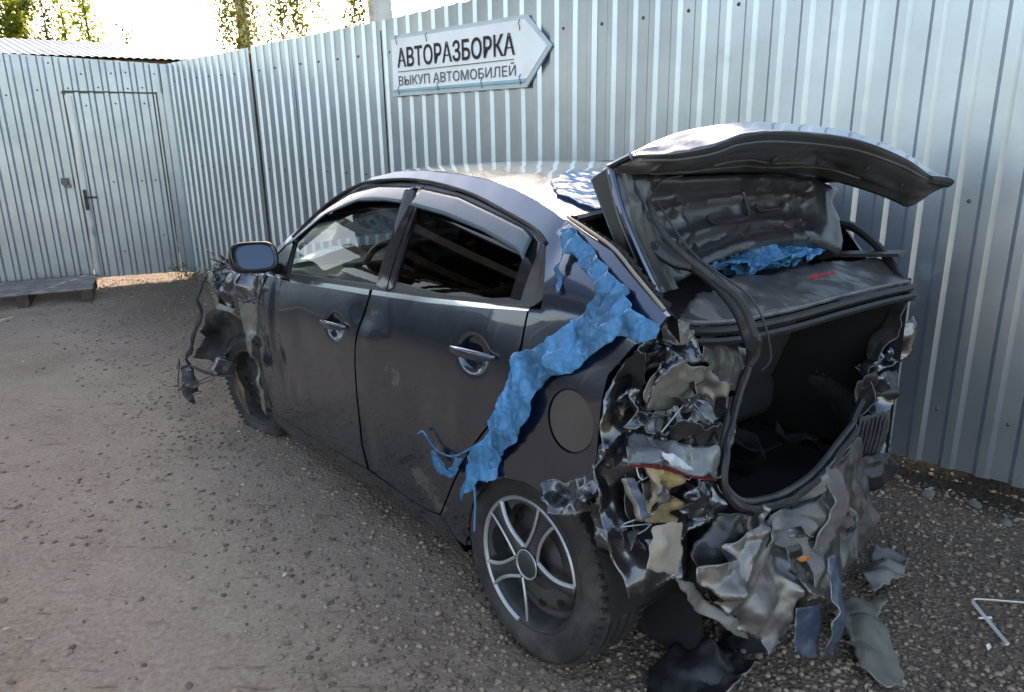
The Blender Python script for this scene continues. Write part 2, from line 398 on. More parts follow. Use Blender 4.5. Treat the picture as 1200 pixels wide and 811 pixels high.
# ---------------------------------------------------------------- baked outlines (car coordinates: x forward from the rear axle, y left, z up)
BAKE={
'tailA':([(-0.337,0.728,1.035),(-0.33,0.673,1.092),(-0.352,0.597,1.086),(-0.378,0.61,1.068),(-0.404,0.609,1.014),(-0.41,0.601,0.993),(-0.432,0.719,1.019),(-0.428,0.779,1.001),(-0.42,0.808,0.958),(-0.404,0.799,0.913),(-0.364,0.762,0.948),(-0.341,0.742,0.989)],[(-0.419,0.742,1.065),(-0.437,0.792,1.037)]),
'tailB':([(-0.405,0.8,0.909),(-0.412,0.798,0.954),(-0.419,0.769,0.996),(-0.424,0.708,1.014),(-0.401,0.589,0.991),(-0.394,0.556,0.948),(-0.384,0.468,0.912),(-0.388,0.523,0.899),(-0.359,0.56,0.895),(-0.335,0.583,0.91),(-0.36,0.662,0.894),(-0.388,0.752,0.901)],[(-0.337,0.588,0.936)]),
'tailC':([(-0.371,0.697,0.923),(-0.369,0.626,0.931),(-0.398,0.605,0.932),(-0.439,0.603,0.897),(-0.453,0.575,0.85),(-0.472,0.622,0.852),(-0.492,0.735,0.886),(-0.466,0.758,0.906)],[(-0.488,0.74,0.933)]),
'tailD':([(-0.386,0.707,0.907),(-0.466,0.758,0.906),(-0.492,0.735,0.886),(-0.472,0.622,0.852),(-0.454,0.576,0.848),(-0.449,0.559,0.762),(-0.441,0.637,0.791),(-0.427,0.722,0.837),(-0.397,0.721,0.869)],[]),
'cap':([(-0.348,0.694,1.099),(-0.356,0.672,1.106),(-0.362,0.612,1.088),(-0.37,0.603,1.061),(-0.386,0.645,1.039),(-0.392,0.71,1.055),(-0.378,0.72,1.067)],[(-0.321,0.601,1.055)]),
'inner_wall':([(-0.337,0.557,1.069),(-0.287,0.388,1.035),(-0.278,0.261,1.001),(-0.312,0.279,0.953),(-0.318,0.301,0.868),(-0.32,0.321,0.794),(-0.38,0.46,0.894),(-0.4,0.544,0.96),(-0.387,0.58,1.004)],[(-0.35,0.449,0.993)]),
'lamp':([(-0.443,0.902,0.85),(-0.391,0.823,0.858),(-0.397,0.766,0.835),(-0.451,0.718,0.824),(-0.457,0.594,0.77),(-0.479,0.612,0.698),(-0.485,0.715,0.742),(-0.481,0.813,0.791),(-0.465,0.87,0.811),(-0.453,0.906,0.818)],[(-0.488,0.809,0.834)]),
'lamp_stripe':([(-0.493,0.849,0.849),(-0.499,0.807,0.83),(-0.511,0.751,0.79),(-0.516,0.743,0.774),(-0.51,0.788,0.792),(-0.504,0.832,0.814)],[]),
'cavity':([(-0.386,0.842,0.774),(-0.405,0.661,0.709),(-0.448,0.675,0.566),(-0.458,0.738,0.533),(-0.445,0.837,0.577),(-0.417,0.871,0.671)],[]),
'foam':([(-0.438,0.869,0.799),(-0.429,0.782,0.765),(-0.438,0.728,0.733),(-0.46,0.723,0.66),(-0.472,0.745,0.619),(-0.469,0.796,0.629),(-0.462,0.844,0.653),(-0.445,0.858,0.712)],[(-0.398,0.735,0.668),(-0.43,0.728,0.626)]),
'bracket':([(-0.451,0.858,0.757),(-0.454,0.816,0.747),(-0.462,0.769,0.719),(-0.471,0.777,0.688),(-0.469,0.836,0.698),(-0.461,0.856,0.722)],[]),
'plug':([(-0.485,0.959,0.811),(-0.486,0.935,0.808),(-0.515,0.906,0.711),(-0.515,0.934,0.711)],[]),
'plate':([(-0.506,0.885,0.674),(-0.508,0.837,0.668),(-0.512,0.783,0.653),(-0.52,0.788,0.594),(-0.53,0.808,0.527),(-0.538,0.88,0.568),(-0.531,0.923,0.591),(-0.517,0.904,0.637)],[(-0.538,0.87,0.634)]),
'shard':([(-0.469,0.737,0.697),(-0.463,0.686,0.715),(-0.457,0.584,0.671),(-0.487,0.618,0.635),(-0.498,0.659,0.601),(-0.492,0.704,0.62),(-0.482,0.743,0.653)],[(-0.51,0.723,0.693)]),
'strip':([(-0.314,0.84,0.892),(-0.35,0.84,0.938),(-0.367,0.82,0.96),(-0.361,0.8,0.923),(-0.341,0.82,0.877),(-0.336,0.83,0.81),(-0.345,0.83,0.721),(-0.332,0.82,0.617),(-0.338,0.78,0.48),(-0.381,0.74,0.387),(-0.364,0.76,0.352),(-0.311,0.79,0.366),(-0.296,0.83,0.48),(-0.27,0.85,0.596),(-0.3,0.86,0.713),(-0.31,0.86,0.81)],[(-0.357,0.88,0.776),(-0.373,0.85,0.537)]),
'tear':([(-0.282,0.82,0.905),(-0.321,0.82,0.982),(-0.382,0.82,1.065),(-0.416,0.82,1.069),(-0.399,0.8,0.998),(-0.369,0.78,0.938),(-0.303,0.76,0.928),(-0.284,0.78,0.901),(-0.275,0.8,0.852)],[(-0.319,0.77,0.982)]),
'liner':([(-0.107,0.8,0.59),(-0.211,0.8,0.59),(-0.263,0.8,0.478),(-0.32,0.8,0.381),(-0.307,0.74,0.283),(-0.213,0.72,0.21),(-0.154,0.74,0.248),(-0.144,0.78,0.387),(-0.136,0.8,0.5)],[(-0.258,0.83,0.461)]),
'flap':([(-0.141,0.91,0.649),(-0.153,0.887,0.662),(-0.205,0.882,0.67),(-0.262,0.872,0.703),(-0.297,0.864,0.753),(-0.324,0.884,0.695),(-0.323,0.896,0.64),(-0.273,0.925,0.619),(-0.207,0.945,0.598),(-0.178,0.938,0.628)],[(-0.198,0.866,0.619),(-0.311,0.926,0.681)]),
'stalk':([(-0.41,0.881,0.893),(-0.391,0.839,0.958),(-0.386,0.812,0.972),(-0.373,0.764,0.917),(-0.412,0.788,0.886),(-0.439,0.86,0.896)],[(-0.445,0.877,0.944)]),
'corner_shell':([(-0.332,0.671,1.088),(-0.327,0.585,1.072),(-0.281,0.379,1.022),(-0.281,0.248,0.989),(-0.313,0.263,0.885),(-0.344,0.337,0.779),(-0.415,0.467,0.709),(-0.46,0.544,0.661),(-0.493,0.556,0.617),(-0.487,0.586,0.57),(-0.486,0.69,0.54),(-0.483,0.748,0.483),(-0.478,0.837,0.465),(-0.467,0.907,0.471),(-0.416,0.922,0.574),(-0.376,0.925,0.673),(-0.361,0.924,0.757),(-0.342,0.898,0.854),(-0.337,0.882,0.936),(-0.332,0.831,0.988),(-0.333,0.757,1.051)],[(-0.383,0.647,0.983),(-0.352,0.669,0.888),(-0.396,0.552,0.872),(-0.422,0.806,0.788),(-0.413,0.85,0.615),(-0.411,0.652,0.591),(-0.406,0.55,0.705),(-0.338,0.826,0.9)]),
'rear_shell':([(-0.476,0.684,0.508),(-0.476,0.557,0.575),(-0.486,0.435,0.541),(-0.486,0.243,0.506),(-0.484,0.095,0.512),(-0.462,-0.075,0.552),(-0.436,-0.215,0.572),(-0.44,-0.255,0.459),(-0.478,-0.256,0.332),(-0.513,-0.185,0.251),(-0.559,0.025,0.232),(-0.586,0.153,0.206),(-0.578,0.304,0.234),(-0.576,0.404,0.206),(-0.571,0.455,0.19),(-0.544,0.54,0.248),(-0.51,0.625,0.359),(-0.49,0.675,0.426)],[(-0.533,0.553,0.483),(-0.527,0.292,0.404),(-0.547,0.129,0.436),(-0.546,0.433,0.308)]),
'floor_panel':([(-0.524,0.732,0.514),(-0.519,0.628,0.531),(-0.492,0.464,0.554),(-0.502,0.453,0.585),(-0.507,0.431,0.569),(-0.539,0.484,0.53),(-0.551,0.406,0.491),(-0.553,0.293,0.417),(-0.593,0.332,0.384),(-0.606,0.376,0.342),(-0.588,0.399,0.302),(-0.595,0.413,0.211),(-0.615,0.528,0.209),(-0.585,0.523,0.242),(-0.561,0.599,0.291),(-0.542,0.662,0.387),(-0.534,0.735,0.48)],[(-0.608,0.668,0.565),(-0.578,0.499,0.433),(-0.639,0.666,0.462),(-0.571,0.677,0.491),(-0.621,0.534,0.355)]),
'rear_panel':([(-0.526,0.458,0.507),(-0.505,0.358,0.511),(-0.499,0.218,0.497),(-0.501,0.126,0.523),(-0.49,0.037,0.558),(-0.518,0.033,0.533),(-0.541,0.117,0.457),(-0.564,0.181,0.379),(-0.592,0.282,0.355),(-0.609,0.346,0.33),(-0.561,0.323,0.392),(-0.543,0.388,0.449)],[(-0.507,0.239,0.403),(-0.565,0.258,0.477)]),
'lip':([(-0.533,0.428,0.548),(-0.532,0.324,0.553),(-0.528,0.212,0.567),(-0.518,0.109,0.599),(-0.51,-0.022,0.627),(-0.465,-0.118,0.643),(-0.503,-0.081,0.65),(-0.512,-0.05,0.62),(-0.529,0.074,0.562),(-0.543,0.206,0.517),(-0.548,0.32,0.5),(-0.546,0.413,0.507)],[(-0.556,0.238,0.573)]),
'side_panel_low':([(-0.445,-0.009,0.477),(-0.441,-0.101,0.492),(-0.47,-0.158,0.393),(-0.497,-0.249,0.303),(-0.515,-0.194,0.242),(-0.525,-0.084,0.211),(-0.542,0.015,0.152),(-0.544,0.067,0.145),(-0.513,0.067,0.25),(-0.488,0.004,0.335)],[(-0.542,-0.011,0.354)]),
'bumper_beam':([(-0.528,0.127,0.6),(-0.534,0.087,0.579),(-0.556,0.078,0.506),(-0.578,0.122,0.433),(-0.596,0.203,0.374),(-0.604,0.271,0.345),(-0.595,0.288,0.375),(-0.582,0.228,0.419),(-0.562,0.17,0.485),(-0.542,0.156,0.554)],[(-0.587,0.19,0.503)]),
'beam_tail':([(-0.607,0.273,0.402),(-0.611,0.228,0.391),(-0.64,0.224,0.294),(-0.659,0.242,0.229),(-0.664,0.26,0.112),(-0.658,0.325,0.133),(-0.656,0.332,0.241),(-0.639,0.295,0.297)],[(-0.662,0.307,0.287)]),
'blue_bit':([(-0.617,0.409,0.303),(-0.627,0.305,0.27),(-0.641,0.312,0.223),(-0.643,0.326,0.118),(-0.626,0.42,0.172)],[]),
'curl':([(-0.582,0.442,0.488),(-0.583,0.403,0.484),(-0.598,0.379,0.432),(-0.619,0.343,0.362),(-0.632,0.296,0.321),(-0.637,0.315,0.304),(-0.626,0.375,0.341),(-0.604,0.418,0.412)],[(-0.623,0.408,0.417)]),
'hang_edge':([(-0.481,0.786,0.488),(-0.489,0.738,0.462),(-0.524,0.635,0.347),(-0.549,0.557,0.264),(-0.556,0.55,0.238),(-0.543,0.618,0.284),(-0.516,0.704,0.372)],[]),
'rq_main':([(-0.216,-0.624,0.674),(-0.208,-0.748,0.767),(-0.23,-0.879,0.827),(-0.26,-0.859,0.792),(-0.287,-0.819,0.702),(-0.297,-0.733,0.636),(-0.329,-0.641,0.529),(-0.362,-0.572,0.387),(-0.359,-0.553,0.329),(-0.336,-0.44,0.341),(-0.29,-0.464,0.427),(-0.232,-0.576,0.552)],[(-0.31,-0.641,0.759),(-0.29,-0.611,0.661),(-0.321,-0.526,0.489)]),
'rq_fold':([(-0.278,-0.481,0.735),(-0.274,-0.622,0.748),(-0.27,-0.771,0.759),(-0.32,-0.735,0.726),(-0.336,-0.57,0.708),(-0.294,-0.523,0.681)],[(-0.332,-0.534,0.753)]),
'rq_box':([(-0.293,-0.403,0.682),(-0.289,-0.51,0.696),(-0.298,-0.69,0.666),(-0.328,-0.66,0.565),(-0.334,-0.55,0.547),(-0.323,-0.398,0.582)],[(-0.275,-0.589,0.611)]),
'rq_vent':([(-0.347,-0.373,0.57),(-0.352,-0.575,0.552),(-0.383,-0.5,0.449),(-0.396,-0.449,0.408),(-0.391,-0.288,0.422),(-0.376,-0.294,0.473)],[]),
'rq_low':([(-0.398,-0.146,0.468),(-0.4,-0.263,0.459),(-0.405,-0.433,0.442),(-0.418,-0.48,0.4),(-0.419,-0.534,0.33),(-0.442,-0.39,0.321),(-0.436,-0.251,0.342),(-0.419,-0.176,0.398)],[(-0.449,-0.262,0.429)]),
'rq_inner':([(-0.254,-0.482,0.713),(-0.235,-0.628,0.778),(-0.284,-0.745,0.948),(-0.332,-0.696,0.985),(-0.333,-0.7,0.915),(-0.326,-0.652,0.841),(-0.306,-0.559,0.742),(-0.325,-0.442,0.61),(-0.344,-0.338,0.546),(-0.26,-0.443,0.559)],[]),
'deck':([(-0.342,0.631,1.087),(-0.28,0.479,1.127),(-0.217,0.224,1.137),(-0.177,-0.159,1.104),(-0.151,-0.503,1.089),(-0.233,-0.653,1.084),(-0.325,-0.63,1.043),(-0.369,-0.577,1.029),(-0.369,-0.306,1.029),(-0.367,-0.001,1.037),(-0.363,0.339,1.051),(-0.359,0.521,1.065)],[(-0.255,-0.037,1.075),(-0.292,0.282,1.088)]),
'deck_red':([(-0.341,0.041,1.122),(-0.343,-0.101,1.117),(-0.346,-0.112,1.108),(-0.345,0.031,1.109)],[]),
'fender_top':([(2.6,0.912,0.838),(2.5,0.856,0.858),(2.02,0.833,0.908),(2.07,0.855,0.81),(2.1,0.862,0.772),(2.22,0.895,0.757),(2.33,0.908,0.777),(2.42,0.918,0.773),(2.55,0.946,0.766)],[(2.22,0.918,0.848),(2.4,0.918,0.83)]),
'fender_side':([(2.55,0.946,0.766),(2.42,0.918,0.773),(2.33,0.904,0.772),(2.22,0.895,0.757),(2.1,0.862,0.772),(2.1,0.864,0.755),(2.3,0.889,0.725),(2.32,0.869,0.645),(2.45,0.922,0.667),(2.5,0.936,0.679),(2.54,0.941,0.72)],[(2.4,0.896,0.718)]),
'fender_lip':([(2.5,0.936,0.749),(2.46,0.936,0.705),(2.28,0.88,0.673),(2.28,0.87,0.644),(2.38,0.91,0.659),(2.48,0.943,0.675),(2.54,0.949,0.731)],[]),
'fender_strip':([(2.25,0.907,0.745),(2.1,0.859,0.759),(2.13,0.862,0.6),(2.16,0.864,0.412),(2.14,0.864,0.277),(2.15,0.857,0.14),(2.17,0.873,0.176),(2.16,0.891,0.325),(2.15,0.908,0.514),(2.2,0.907,0.638)],[(2.12,0.896,0.563)]),
'wheel_liner':([(2.7,1.058,0.366),(2.65,1.014,0.531),(2.58,0.957,0.64),(2.52,0.926,0.674),(2.36,0.857,0.631),(2.4,0.824,0.49),(2.5,0.899,0.425),(2.55,0.928,0.36),(2.62,0.988,0.336)],[(2.68,0.905,0.485),(2.55,0.869,0.54)]),
'dangle':([(3.057,1.05,0.12),(3.081,0.989,0.16),(3.008,0.962,0.14),(2.96,0.973,0.09),(2.944,1.026,0.02),(3.02,1.054,0.06)],[(2.84,1.048,0.14)]),
'dangle2':([(3.124,1.022,0.2),(3.177,0.978,0.2),(2.906,0.969,0.2),(2.817,1.009,0.2),(2.939,1.032,0.2),(3.015,1.046,0.2)],[]),
'strut':([(2.35,1.048,0.395),(2.35,1.008,0.443),(2.35,0.94,0.415),(2.35,0.928,0.365),(2.35,0.957,0.347),(2.35,1.035,0.364)],[]),
'film':([(0.018,0.702,1.302),(-0.017,0.696,1.314),(-0.066,0.711,1.297),(-0.149,0.737,1.263),(-0.223,0.758,1.231),(-0.285,0.773,1.203),(-0.318,0.778,1.192),(-0.359,0.808,1.166),(-0.41,0.817,1.14),(-0.451,0.814,1.137),(-0.454,0.827,1.103),(-0.411,0.838,1.084),(-0.381,0.84,1.09),(-0.341,0.844,1.092),(-0.314,0.844,1.063),(-0.281,0.854,1.034),(-0.208,0.862,0.972),(-0.131,0.87,0.938),(-0.089,0.876,0.891),(-0.083,0.883,0.82),(-0.024,0.894,0.731),(0.055,0.905,0.645),(0.059,0.916,0.596),(0.091,0.924,0.569),(0.129,0.921,0.565),(0.198,0.907,0.488),(0.276,0.891,0.422),(0.288,0.887,0.464),(0.229,0.895,0.559),(0.164,0.899,0.648),(0.112,0.894,0.711),(0.1,0.89,0.751),(0.054,0.882,0.825),(0.032,0.877,0.876),(0.026,0.869,0.935),(0.013,0.863,0.969),(-0.052,0.858,0.995),(-0.112,0.85,1.035),(-0.17,0.835,1.089),(-0.213,0.816,1.129),(-0.233,0.796,1.166),(-0.205,0.783,1.188),(-0.144,0.768,1.213),(-0.085,0.746,1.243),(-0.062,0.749,1.236),(-0.068,0.773,1.199),(-0.094,0.801,1.152),(-0.08,0.804,1.145),(-0.048,0.773,1.196),(-0.037,0.739,1.251),(-0.018,0.722,1.275)],[(-0.368,0.837,1.14),(-0.129,0.88,0.982),(-0.047,0.895,0.881),(0.02,0.91,0.74)]),
'film_shred':([(0.426,0.889,0.547),(0.398,0.888,0.52),(0.359,0.888,0.498),(0.306,0.895,0.537),(0.276,0.9,0.582),(0.249,0.902,0.586),(0.273,0.898,0.538),(0.33,0.888,0.484),(0.399,0.883,0.469),(0.448,0.884,0.495),(0.45,0.888,0.539)],[]),
'shred_string':([(0.544,0.882,0.568),(0.507,0.883,0.587),(0.46,0.883,0.559),(0.412,0.885,0.548),(0.32,0.891,0.564),(0.219,0.9,0.622),(0.161,0.901,0.664)],[]),
'shred_a':([(0.543,0.879,0.571),(0.559,0.876,0.517)],[]),
'thread':([(0.167,0.915,0.526),(0.184,0.902,0.457),(0.229,0.878,0.334)],[]),
'bundle':([(-0.14,0.261,1.144),(-0.13,0.171,1.163),(-0.12,0.085,1.168),(-0.11,-0.033,1.172),(-0.1,-0.195,1.168),(-0.1,-0.326,1.16),(-0.1,-0.429,1.137),(-0.12,-0.457,1.106),(-0.16,-0.288,1.112),(-0.18,-0.076,1.129),(-0.18,0.086,1.132),(-0.18,0.215,1.135)],[(-0.16,0.105,1.161),(-0.15,-0.144,1.154)]),
'lid_bot':([(-0.233,0.58,1.135),(-0.216,0.457,1.155),(-0.196,0.313,1.18),(-0.182,0.182,1.194),(-0.17,0.031,1.2),(-0.162,-0.143,1.194),(-0.161,-0.285,1.177),(-0.177,-0.45,1.119)],[]),
'lid_left':([(-0.233,0.58,1.135),(-0.189,0.609,1.236),(-0.14,0.627,1.345),(-0.089,0.62,1.457)],[]),
'lid_top':([(-0.089,0.62,1.457),(-0.09,0.522,1.442),(-0.085,0.318,1.425),(-0.07,0.008,1.417),(-0.06,-0.408,1.383),(-0.072,-0.597,1.331),(-0.1,-0.499,1.284)],[]),
'lid_right':([(-0.1,-0.499,1.284),(-0.129,-0.512,1.218),(-0.16,-0.492,1.152),(-0.177,-0.45,1.119)],[]),
'rec':([(-0.1,0.472,1.414),(-0.076,0.015,1.404),(-0.068,-0.427,1.364),(-0.126,-0.388,1.24),(-0.143,-0.326,1.212),(-0.146,-0.138,1.23),(-0.155,0.036,1.233),(-0.17,0.189,1.221),(-0.188,0.343,1.203),(-0.202,0.456,1.186),(-0.178,0.506,1.246),(-0.138,0.511,1.336)],[]),
'rim':([(-0.1,0.621,1.466),(-0.16,0.615,1.491),(-0.2,0.496,1.494),(-0.24,0.379,1.513),(-0.25,0.275,1.538),(-0.27,0.104,1.544),(-0.3,-0.222,1.516),(-0.36,-0.444,1.451),(-0.4,-0.551,1.393),(-0.42,-0.623,1.374)],[]),
'skin':([(-0.08,0.588,1.473),(-0.1,0.535,1.499),(-0.12,0.404,1.541),(-0.14,0.283,1.559),(-0.16,0.111,1.569),(-0.19,-0.112,1.559),(-0.24,-0.331,1.533),(-0.32,-0.526,1.464),(-0.38,-0.627,1.397),(-0.41,-0.657,1.383)],[]),
'tail_low':([(-0.42,-0.627,1.363),(-0.38,-0.628,1.332),(-0.33,-0.578,1.284),(-0.27,-0.578,1.301),(-0.2,-0.463,1.348),(-0.12,-0.482,1.328)],[]),
'armL':([(-0.183,0.574,1.317),(-0.207,0.565,1.262),(-0.256,0.544,1.225),(-0.304,0.516,1.212),(-0.388,0.517,1.172),(-0.456,0.525,1.119),(-0.481,0.519,1.064),(-0.512,0.54,1.046)],[]),
'armR':([(-0.021,-0.718,1.191),(-0.085,-0.717,1.177),(-0.201,-0.675,1.122),(-0.304,-0.623,1.047),(-0.346,-0.615,1.008),(-0.37,-0.608,0.961)],[]),
'wsT':([(-0.367,0.634,1.07),(-0.374,0.503,1.048),(-0.377,0.359,1.035),(-0.38,0.155,1.028),(-0.38,-0.077,1.027),(-0.381,-0.34,1.023),(-0.383,-0.563,1.015)],[]),
'wsL':([(-0.358,0.623,1.067),(-0.364,0.454,1.047),(-0.375,0.376,1.009),(-0.375,0.344,0.942),(-0.379,0.387,0.865),(-0.399,0.446,0.798),(-0.454,0.546,0.745),(-0.472,0.571,0.687),(-0.488,0.558,0.633),(-0.51,0.515,0.592),(-0.51,0.394,0.56),(-0.512,0.292,0.553),(-0.508,0.155,0.568),(-0.495,0.021,0.611),(-0.485,-0.081,0.645),(-0.452,-0.114,0.654),(-0.429,-0.212,0.696)],[]),
'cable':([(-0.116,0.479,1.378),(-0.096,0.422,1.416),(-0.085,0.318,1.425)],[]),
'cableL2':([(-0.155,0.539,1.373),(-0.244,0.586,1.306),(-0.312,0.58,1.251),(-0.424,0.585,1.198),(-0.465,0.551,1.153),(-0.501,0.527,1.07),(-0.502,0.511,1.016),(-0.494,0.527,0.989)],[]),
'wire_front':([(2.5,0.861,0.891),(2.6,0.906,0.856),(2.6,0.954,0.825),(2.6,0.989,0.764),(2.6,1.009,0.711),(2.6,0.996,0.643),(2.62,1.028,0.559),(2.64,1.048,0.5),(2.66,1.06,0.43),(2.7,1.083,0.377),(2.7,1.06,0.312),(2.7,1.064,0.248)],[]),
'wire_front2':([(2.72,1.113,0.318),(2.7,1.071,0.334),(2.6,1.021,0.308),(2.45,0.965,0.314),(2.35,0.937,0.333)],[]),
'shredA':([(2.6,0.913,0.8),(2.6,0.911,0.884),(2.6,0.885,0.946),(2.6,0.874,0.889),(2.6,0.845,0.904),(2.5,0.882,0.866)],[]),
}
BAKE_O = (0.7035,2.4711,0.0)
BAKE_LN=(-0.909,-0.055,0.412)


# ================================================================ GROUND
def gz(x, y):
    # height of the packed dirt
    z = .012*noise.noise((x*.9, y*.9, 1.))+.008*noise.noise((x*2.6, y*2.6, 3.))+.007*noise.noise((x*7, y*7, 5.))
    d = (-3.62-x)*(.695)+(8.48-y)*(.719)       # distance to the long fence
    if 0 < d < .7 and -3.6 < x: z -= .04*(1-d/.7)*max(0, min(1, (x-.8)/.8))
    if d < -.03 and x > -3.7: z += .12*min(1, (-.03-d)/.06)      # earth banked up behind the fence
    z += .0042*noise.noise((x*19, y*19, 2.))
    return z
fx = np.concatenate([-np.geomspace(7.2, 400, 26)[::-1], np.linspace(-7, 3.4, 330), np.geomspace(3.7, 400, 26)])
fy = np.concatenate([-np.geomspace(.4, 400, 24)[::-1], np.linspace(.6, 9.6, 290), np.geomspace(9.9, 400, 26)])
V = np.zeros((len(fy), len(fx), 3), np.float32); V[..., 0] = fx[None]; V[..., 1] = fy[:, None]
for j, y in enumerate(fy):
    if .5 < y < 9.7:
        for i, x in enumerate(fx):
            if -7.1 < x < 3.5: V[j, i, 2] = gz(x, y)
nx = len(fx); idx = np.arange(len(fy)*nx).reshape(len(fy), nx)
F = np.stack([idx[:-1, :-1], idx[:-1, 1:], idx[1:, 1:], idx[1:, :-1]], -1).reshape(-1, 4)
gm = npmesh('ground', V.reshape(-1, 3), F, 4); gm.shade_smooth()
m = bpy.data.materials.new('dirt'); m.use_nodes = True; t = m.node_tree; N = t.nodes; L = t.links; b = N['Principled BSDF']
tc = N.new('ShaderNodeTexCoord')
def nz(s, d=8, r=.65):
    n = N.new('ShaderNodeTexNoise'); n.inputs['Scale'].default_value = s; n.inputs['Detail'].default_value = d; n.inputs['Roughness'].default_value = r
    L.new(tc.outputs['Object'], n.inputs['Vector']); return n.outputs[0]
def ramp(src, stops):
    r = N.new('ShaderNodeValToRGB'); L.new(src, r.inputs[0]); e = r.color_ramp.elements
    e[0].position, e[0].color = stops[0][0], (*stops[0][1], 1); e[1].position, e[1].color = stops[-1][0], (*stops[-1][1], 1)
    for q, c in stops[1:-1]:
        k = e.new(q); k.color = (*c, 1)
    return r.outputs[0]
def mixc(f, a, b2, mode='MIX'):
    x = N.new('ShaderNodeMix'); x.data_type = 'RGBA'; x.blend_type = mode
    if isinstance(f, float): x.inputs[0].default_value = f
    else: L.new(f, x.inputs[0])
    L.new(a, x.inputs[6]); L.new(b2, x.inputs[7]); return x.outputs[2]
c1 = ramp(nz(1.1, 9, .7), [(.32, (.235, .166, .114)), (.48, (.41, .312, .226)), (.70, (.53, .42, .318))])
c2 = ramp(nz(55, 4), [(.3, (.12, .085, .062)), (.5, (.28, .21, .165)), (.72, (.46, .37, .30))])
c3 = mixc(.5, c1, c2)
vor = N.new('ShaderNodeTexVoronoi'); vor.inputs['Scale'].default_value = 70; L.new(tc.outputs['Object'], vor.inputs['Vector'])
c4 = mixc(.16, c3, ramp(vor.outputs['Color'], [(0., (.11, .079, .058)), (.5, (.255, .192, .15)), (1., (.43, .345, .28))]))
sx = N.new('ShaderNodeSeparateXYZ'); L.new(tc.outputs['Object'], sx.inputs[0])
# looser, browner gravel along the car and to its right, also painted darker for the fence's shade; paler packed dirt on the open side
ad = N.new('ShaderNodeMath'); ad.operation = 'MULTIPLY_ADD'; ad.inputs[1].default_value = .9; L.new(nz(1.3, 5), ad.inputs[0])
m1 = N.new('ShaderNodeVectorMath'); m1.operation = 'DOT_PRODUCT'; L.new(tc.outputs['Object'], m1.inputs[0]); m1.inputs[1].default_value = (.79, .613, 0)
L.new(m1.outputs['Value'], ad.inputs[2])
rg = N.new('ShaderNodeMapRange'); rg.inputs[1].default_value = 1.2; rg.inputs[2].default_value = 2.2; L.new(ad.outputs[0], rg.inputs[0])
dk = ramp(nz(40, 6), [(.3, (.048, .031, .019)), (.5, (.128, .087, .060)), (.75, (.27, .2, .148))])
c4 = mixc(ramp(nz(7, 9, .75), [(.60, (0, 0, 0)), (.70, (.75, .75, .75))]), c4, dk)
mpg = N.new('ShaderNodeMapping'); mpg.inputs['Rotation'].default_value = (0, 0, R(38)); mpg.inputs['Scale'].default_value = (2.2, 13, 1); L.new(tc.outputs['Object'], mpg.inputs['Vector'])
nst = N.new('ShaderNodeTexNoise'); nst.inputs['Scale'].default_value = 1.6; nst.inputs['Detail'].default_value = 7; nst.inputs['Roughness'].default_value = .68; L.new(mpg.outputs[0], nst.inputs['Vector'])
c4 = mixc(ramp(nst.outputs[0], [(.59, (0, 0, 0)), (.70, (.8, .8, .8))]), c4, dk)
c4 = mixc(ramp(nst.outputs[0], [(.28, (.55, .55, .55)), (.40, (0, 0, 0))]), c4, ramp(nz(30, 5), [(.3, (.36, .29, .235)), (.7, (.52, .44, .37))]))
c5 = mixc(rg.outputs[0], c4, mixc(.78, c4, dk))
# shade of the gap under the long fence, painted into the soil colour
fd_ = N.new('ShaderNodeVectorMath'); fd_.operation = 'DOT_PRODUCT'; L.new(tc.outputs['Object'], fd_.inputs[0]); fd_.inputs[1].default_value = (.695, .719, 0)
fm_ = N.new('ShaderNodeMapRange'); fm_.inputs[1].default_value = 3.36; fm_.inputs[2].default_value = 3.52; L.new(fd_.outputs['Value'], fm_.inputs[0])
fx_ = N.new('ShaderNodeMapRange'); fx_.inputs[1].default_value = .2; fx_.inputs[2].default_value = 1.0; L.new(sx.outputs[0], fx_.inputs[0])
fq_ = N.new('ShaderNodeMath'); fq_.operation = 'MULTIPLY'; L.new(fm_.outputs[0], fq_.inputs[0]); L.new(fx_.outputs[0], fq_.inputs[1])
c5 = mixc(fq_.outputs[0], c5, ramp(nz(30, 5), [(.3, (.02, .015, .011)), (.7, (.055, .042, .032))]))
# beyond the yard the land is rough grass
ln_ = N.new('ShaderNodeVectorMath'); ln_.operation = 'DISTANCE'; L.new(tc.outputs['Object'], ln_.inputs[0]); ln_.inputs[1].default_value = (-2, 3, 0)
gr_ = N.new('ShaderNodeMath'); gr_.operation = 'MULTIPLY_ADD'; gr_.inputs[1].default_value = 3; L.new(nz(.4, 6), gr_.inputs[0]); L.new(ln_.outputs['Value'], gr_.inputs[2])
gm_ = N.new('ShaderNodeMapRange'); gm_.inputs[1].default_value = 14.; gm_.inputs[2].default_value = 16.; L.new(gr_.outputs[0], gm_.inputs[0])
c5 = mixc(gm_.outputs[0], c5, ramp(nz(3, 6), [(.3, (.05, .06, .022)), (.7, (.11, .115, .045))]))
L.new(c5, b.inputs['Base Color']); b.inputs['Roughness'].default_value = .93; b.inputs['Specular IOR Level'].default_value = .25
h1 = N.new('ShaderNodeMath'); h1.operation = 'MULTIPLY_ADD'; L.new(nz(38, 8, .75), h1.inputs[0]); h1.inputs[1].default_value = 1.0
vm = N.new('ShaderNodeMath'); vm.operation = 'MULTIPLY'; L.new(vor.outputs['Distance'], vm.inputs[0]); L.new(rg.outputs[0], vm.inputs[1]); L.new(vm.outputs[0], h1.inputs[2])
bp = N.new('ShaderNodeBump'); bp.inputs['Strength'].default_value = 1.; bp.inputs['Distance'].default_value = .016
L.new(h1.outputs[0], bp.inputs['Height']); L.new(bp.outputs[0], b.inputs['Normal'])
MATS['dirt'] = m
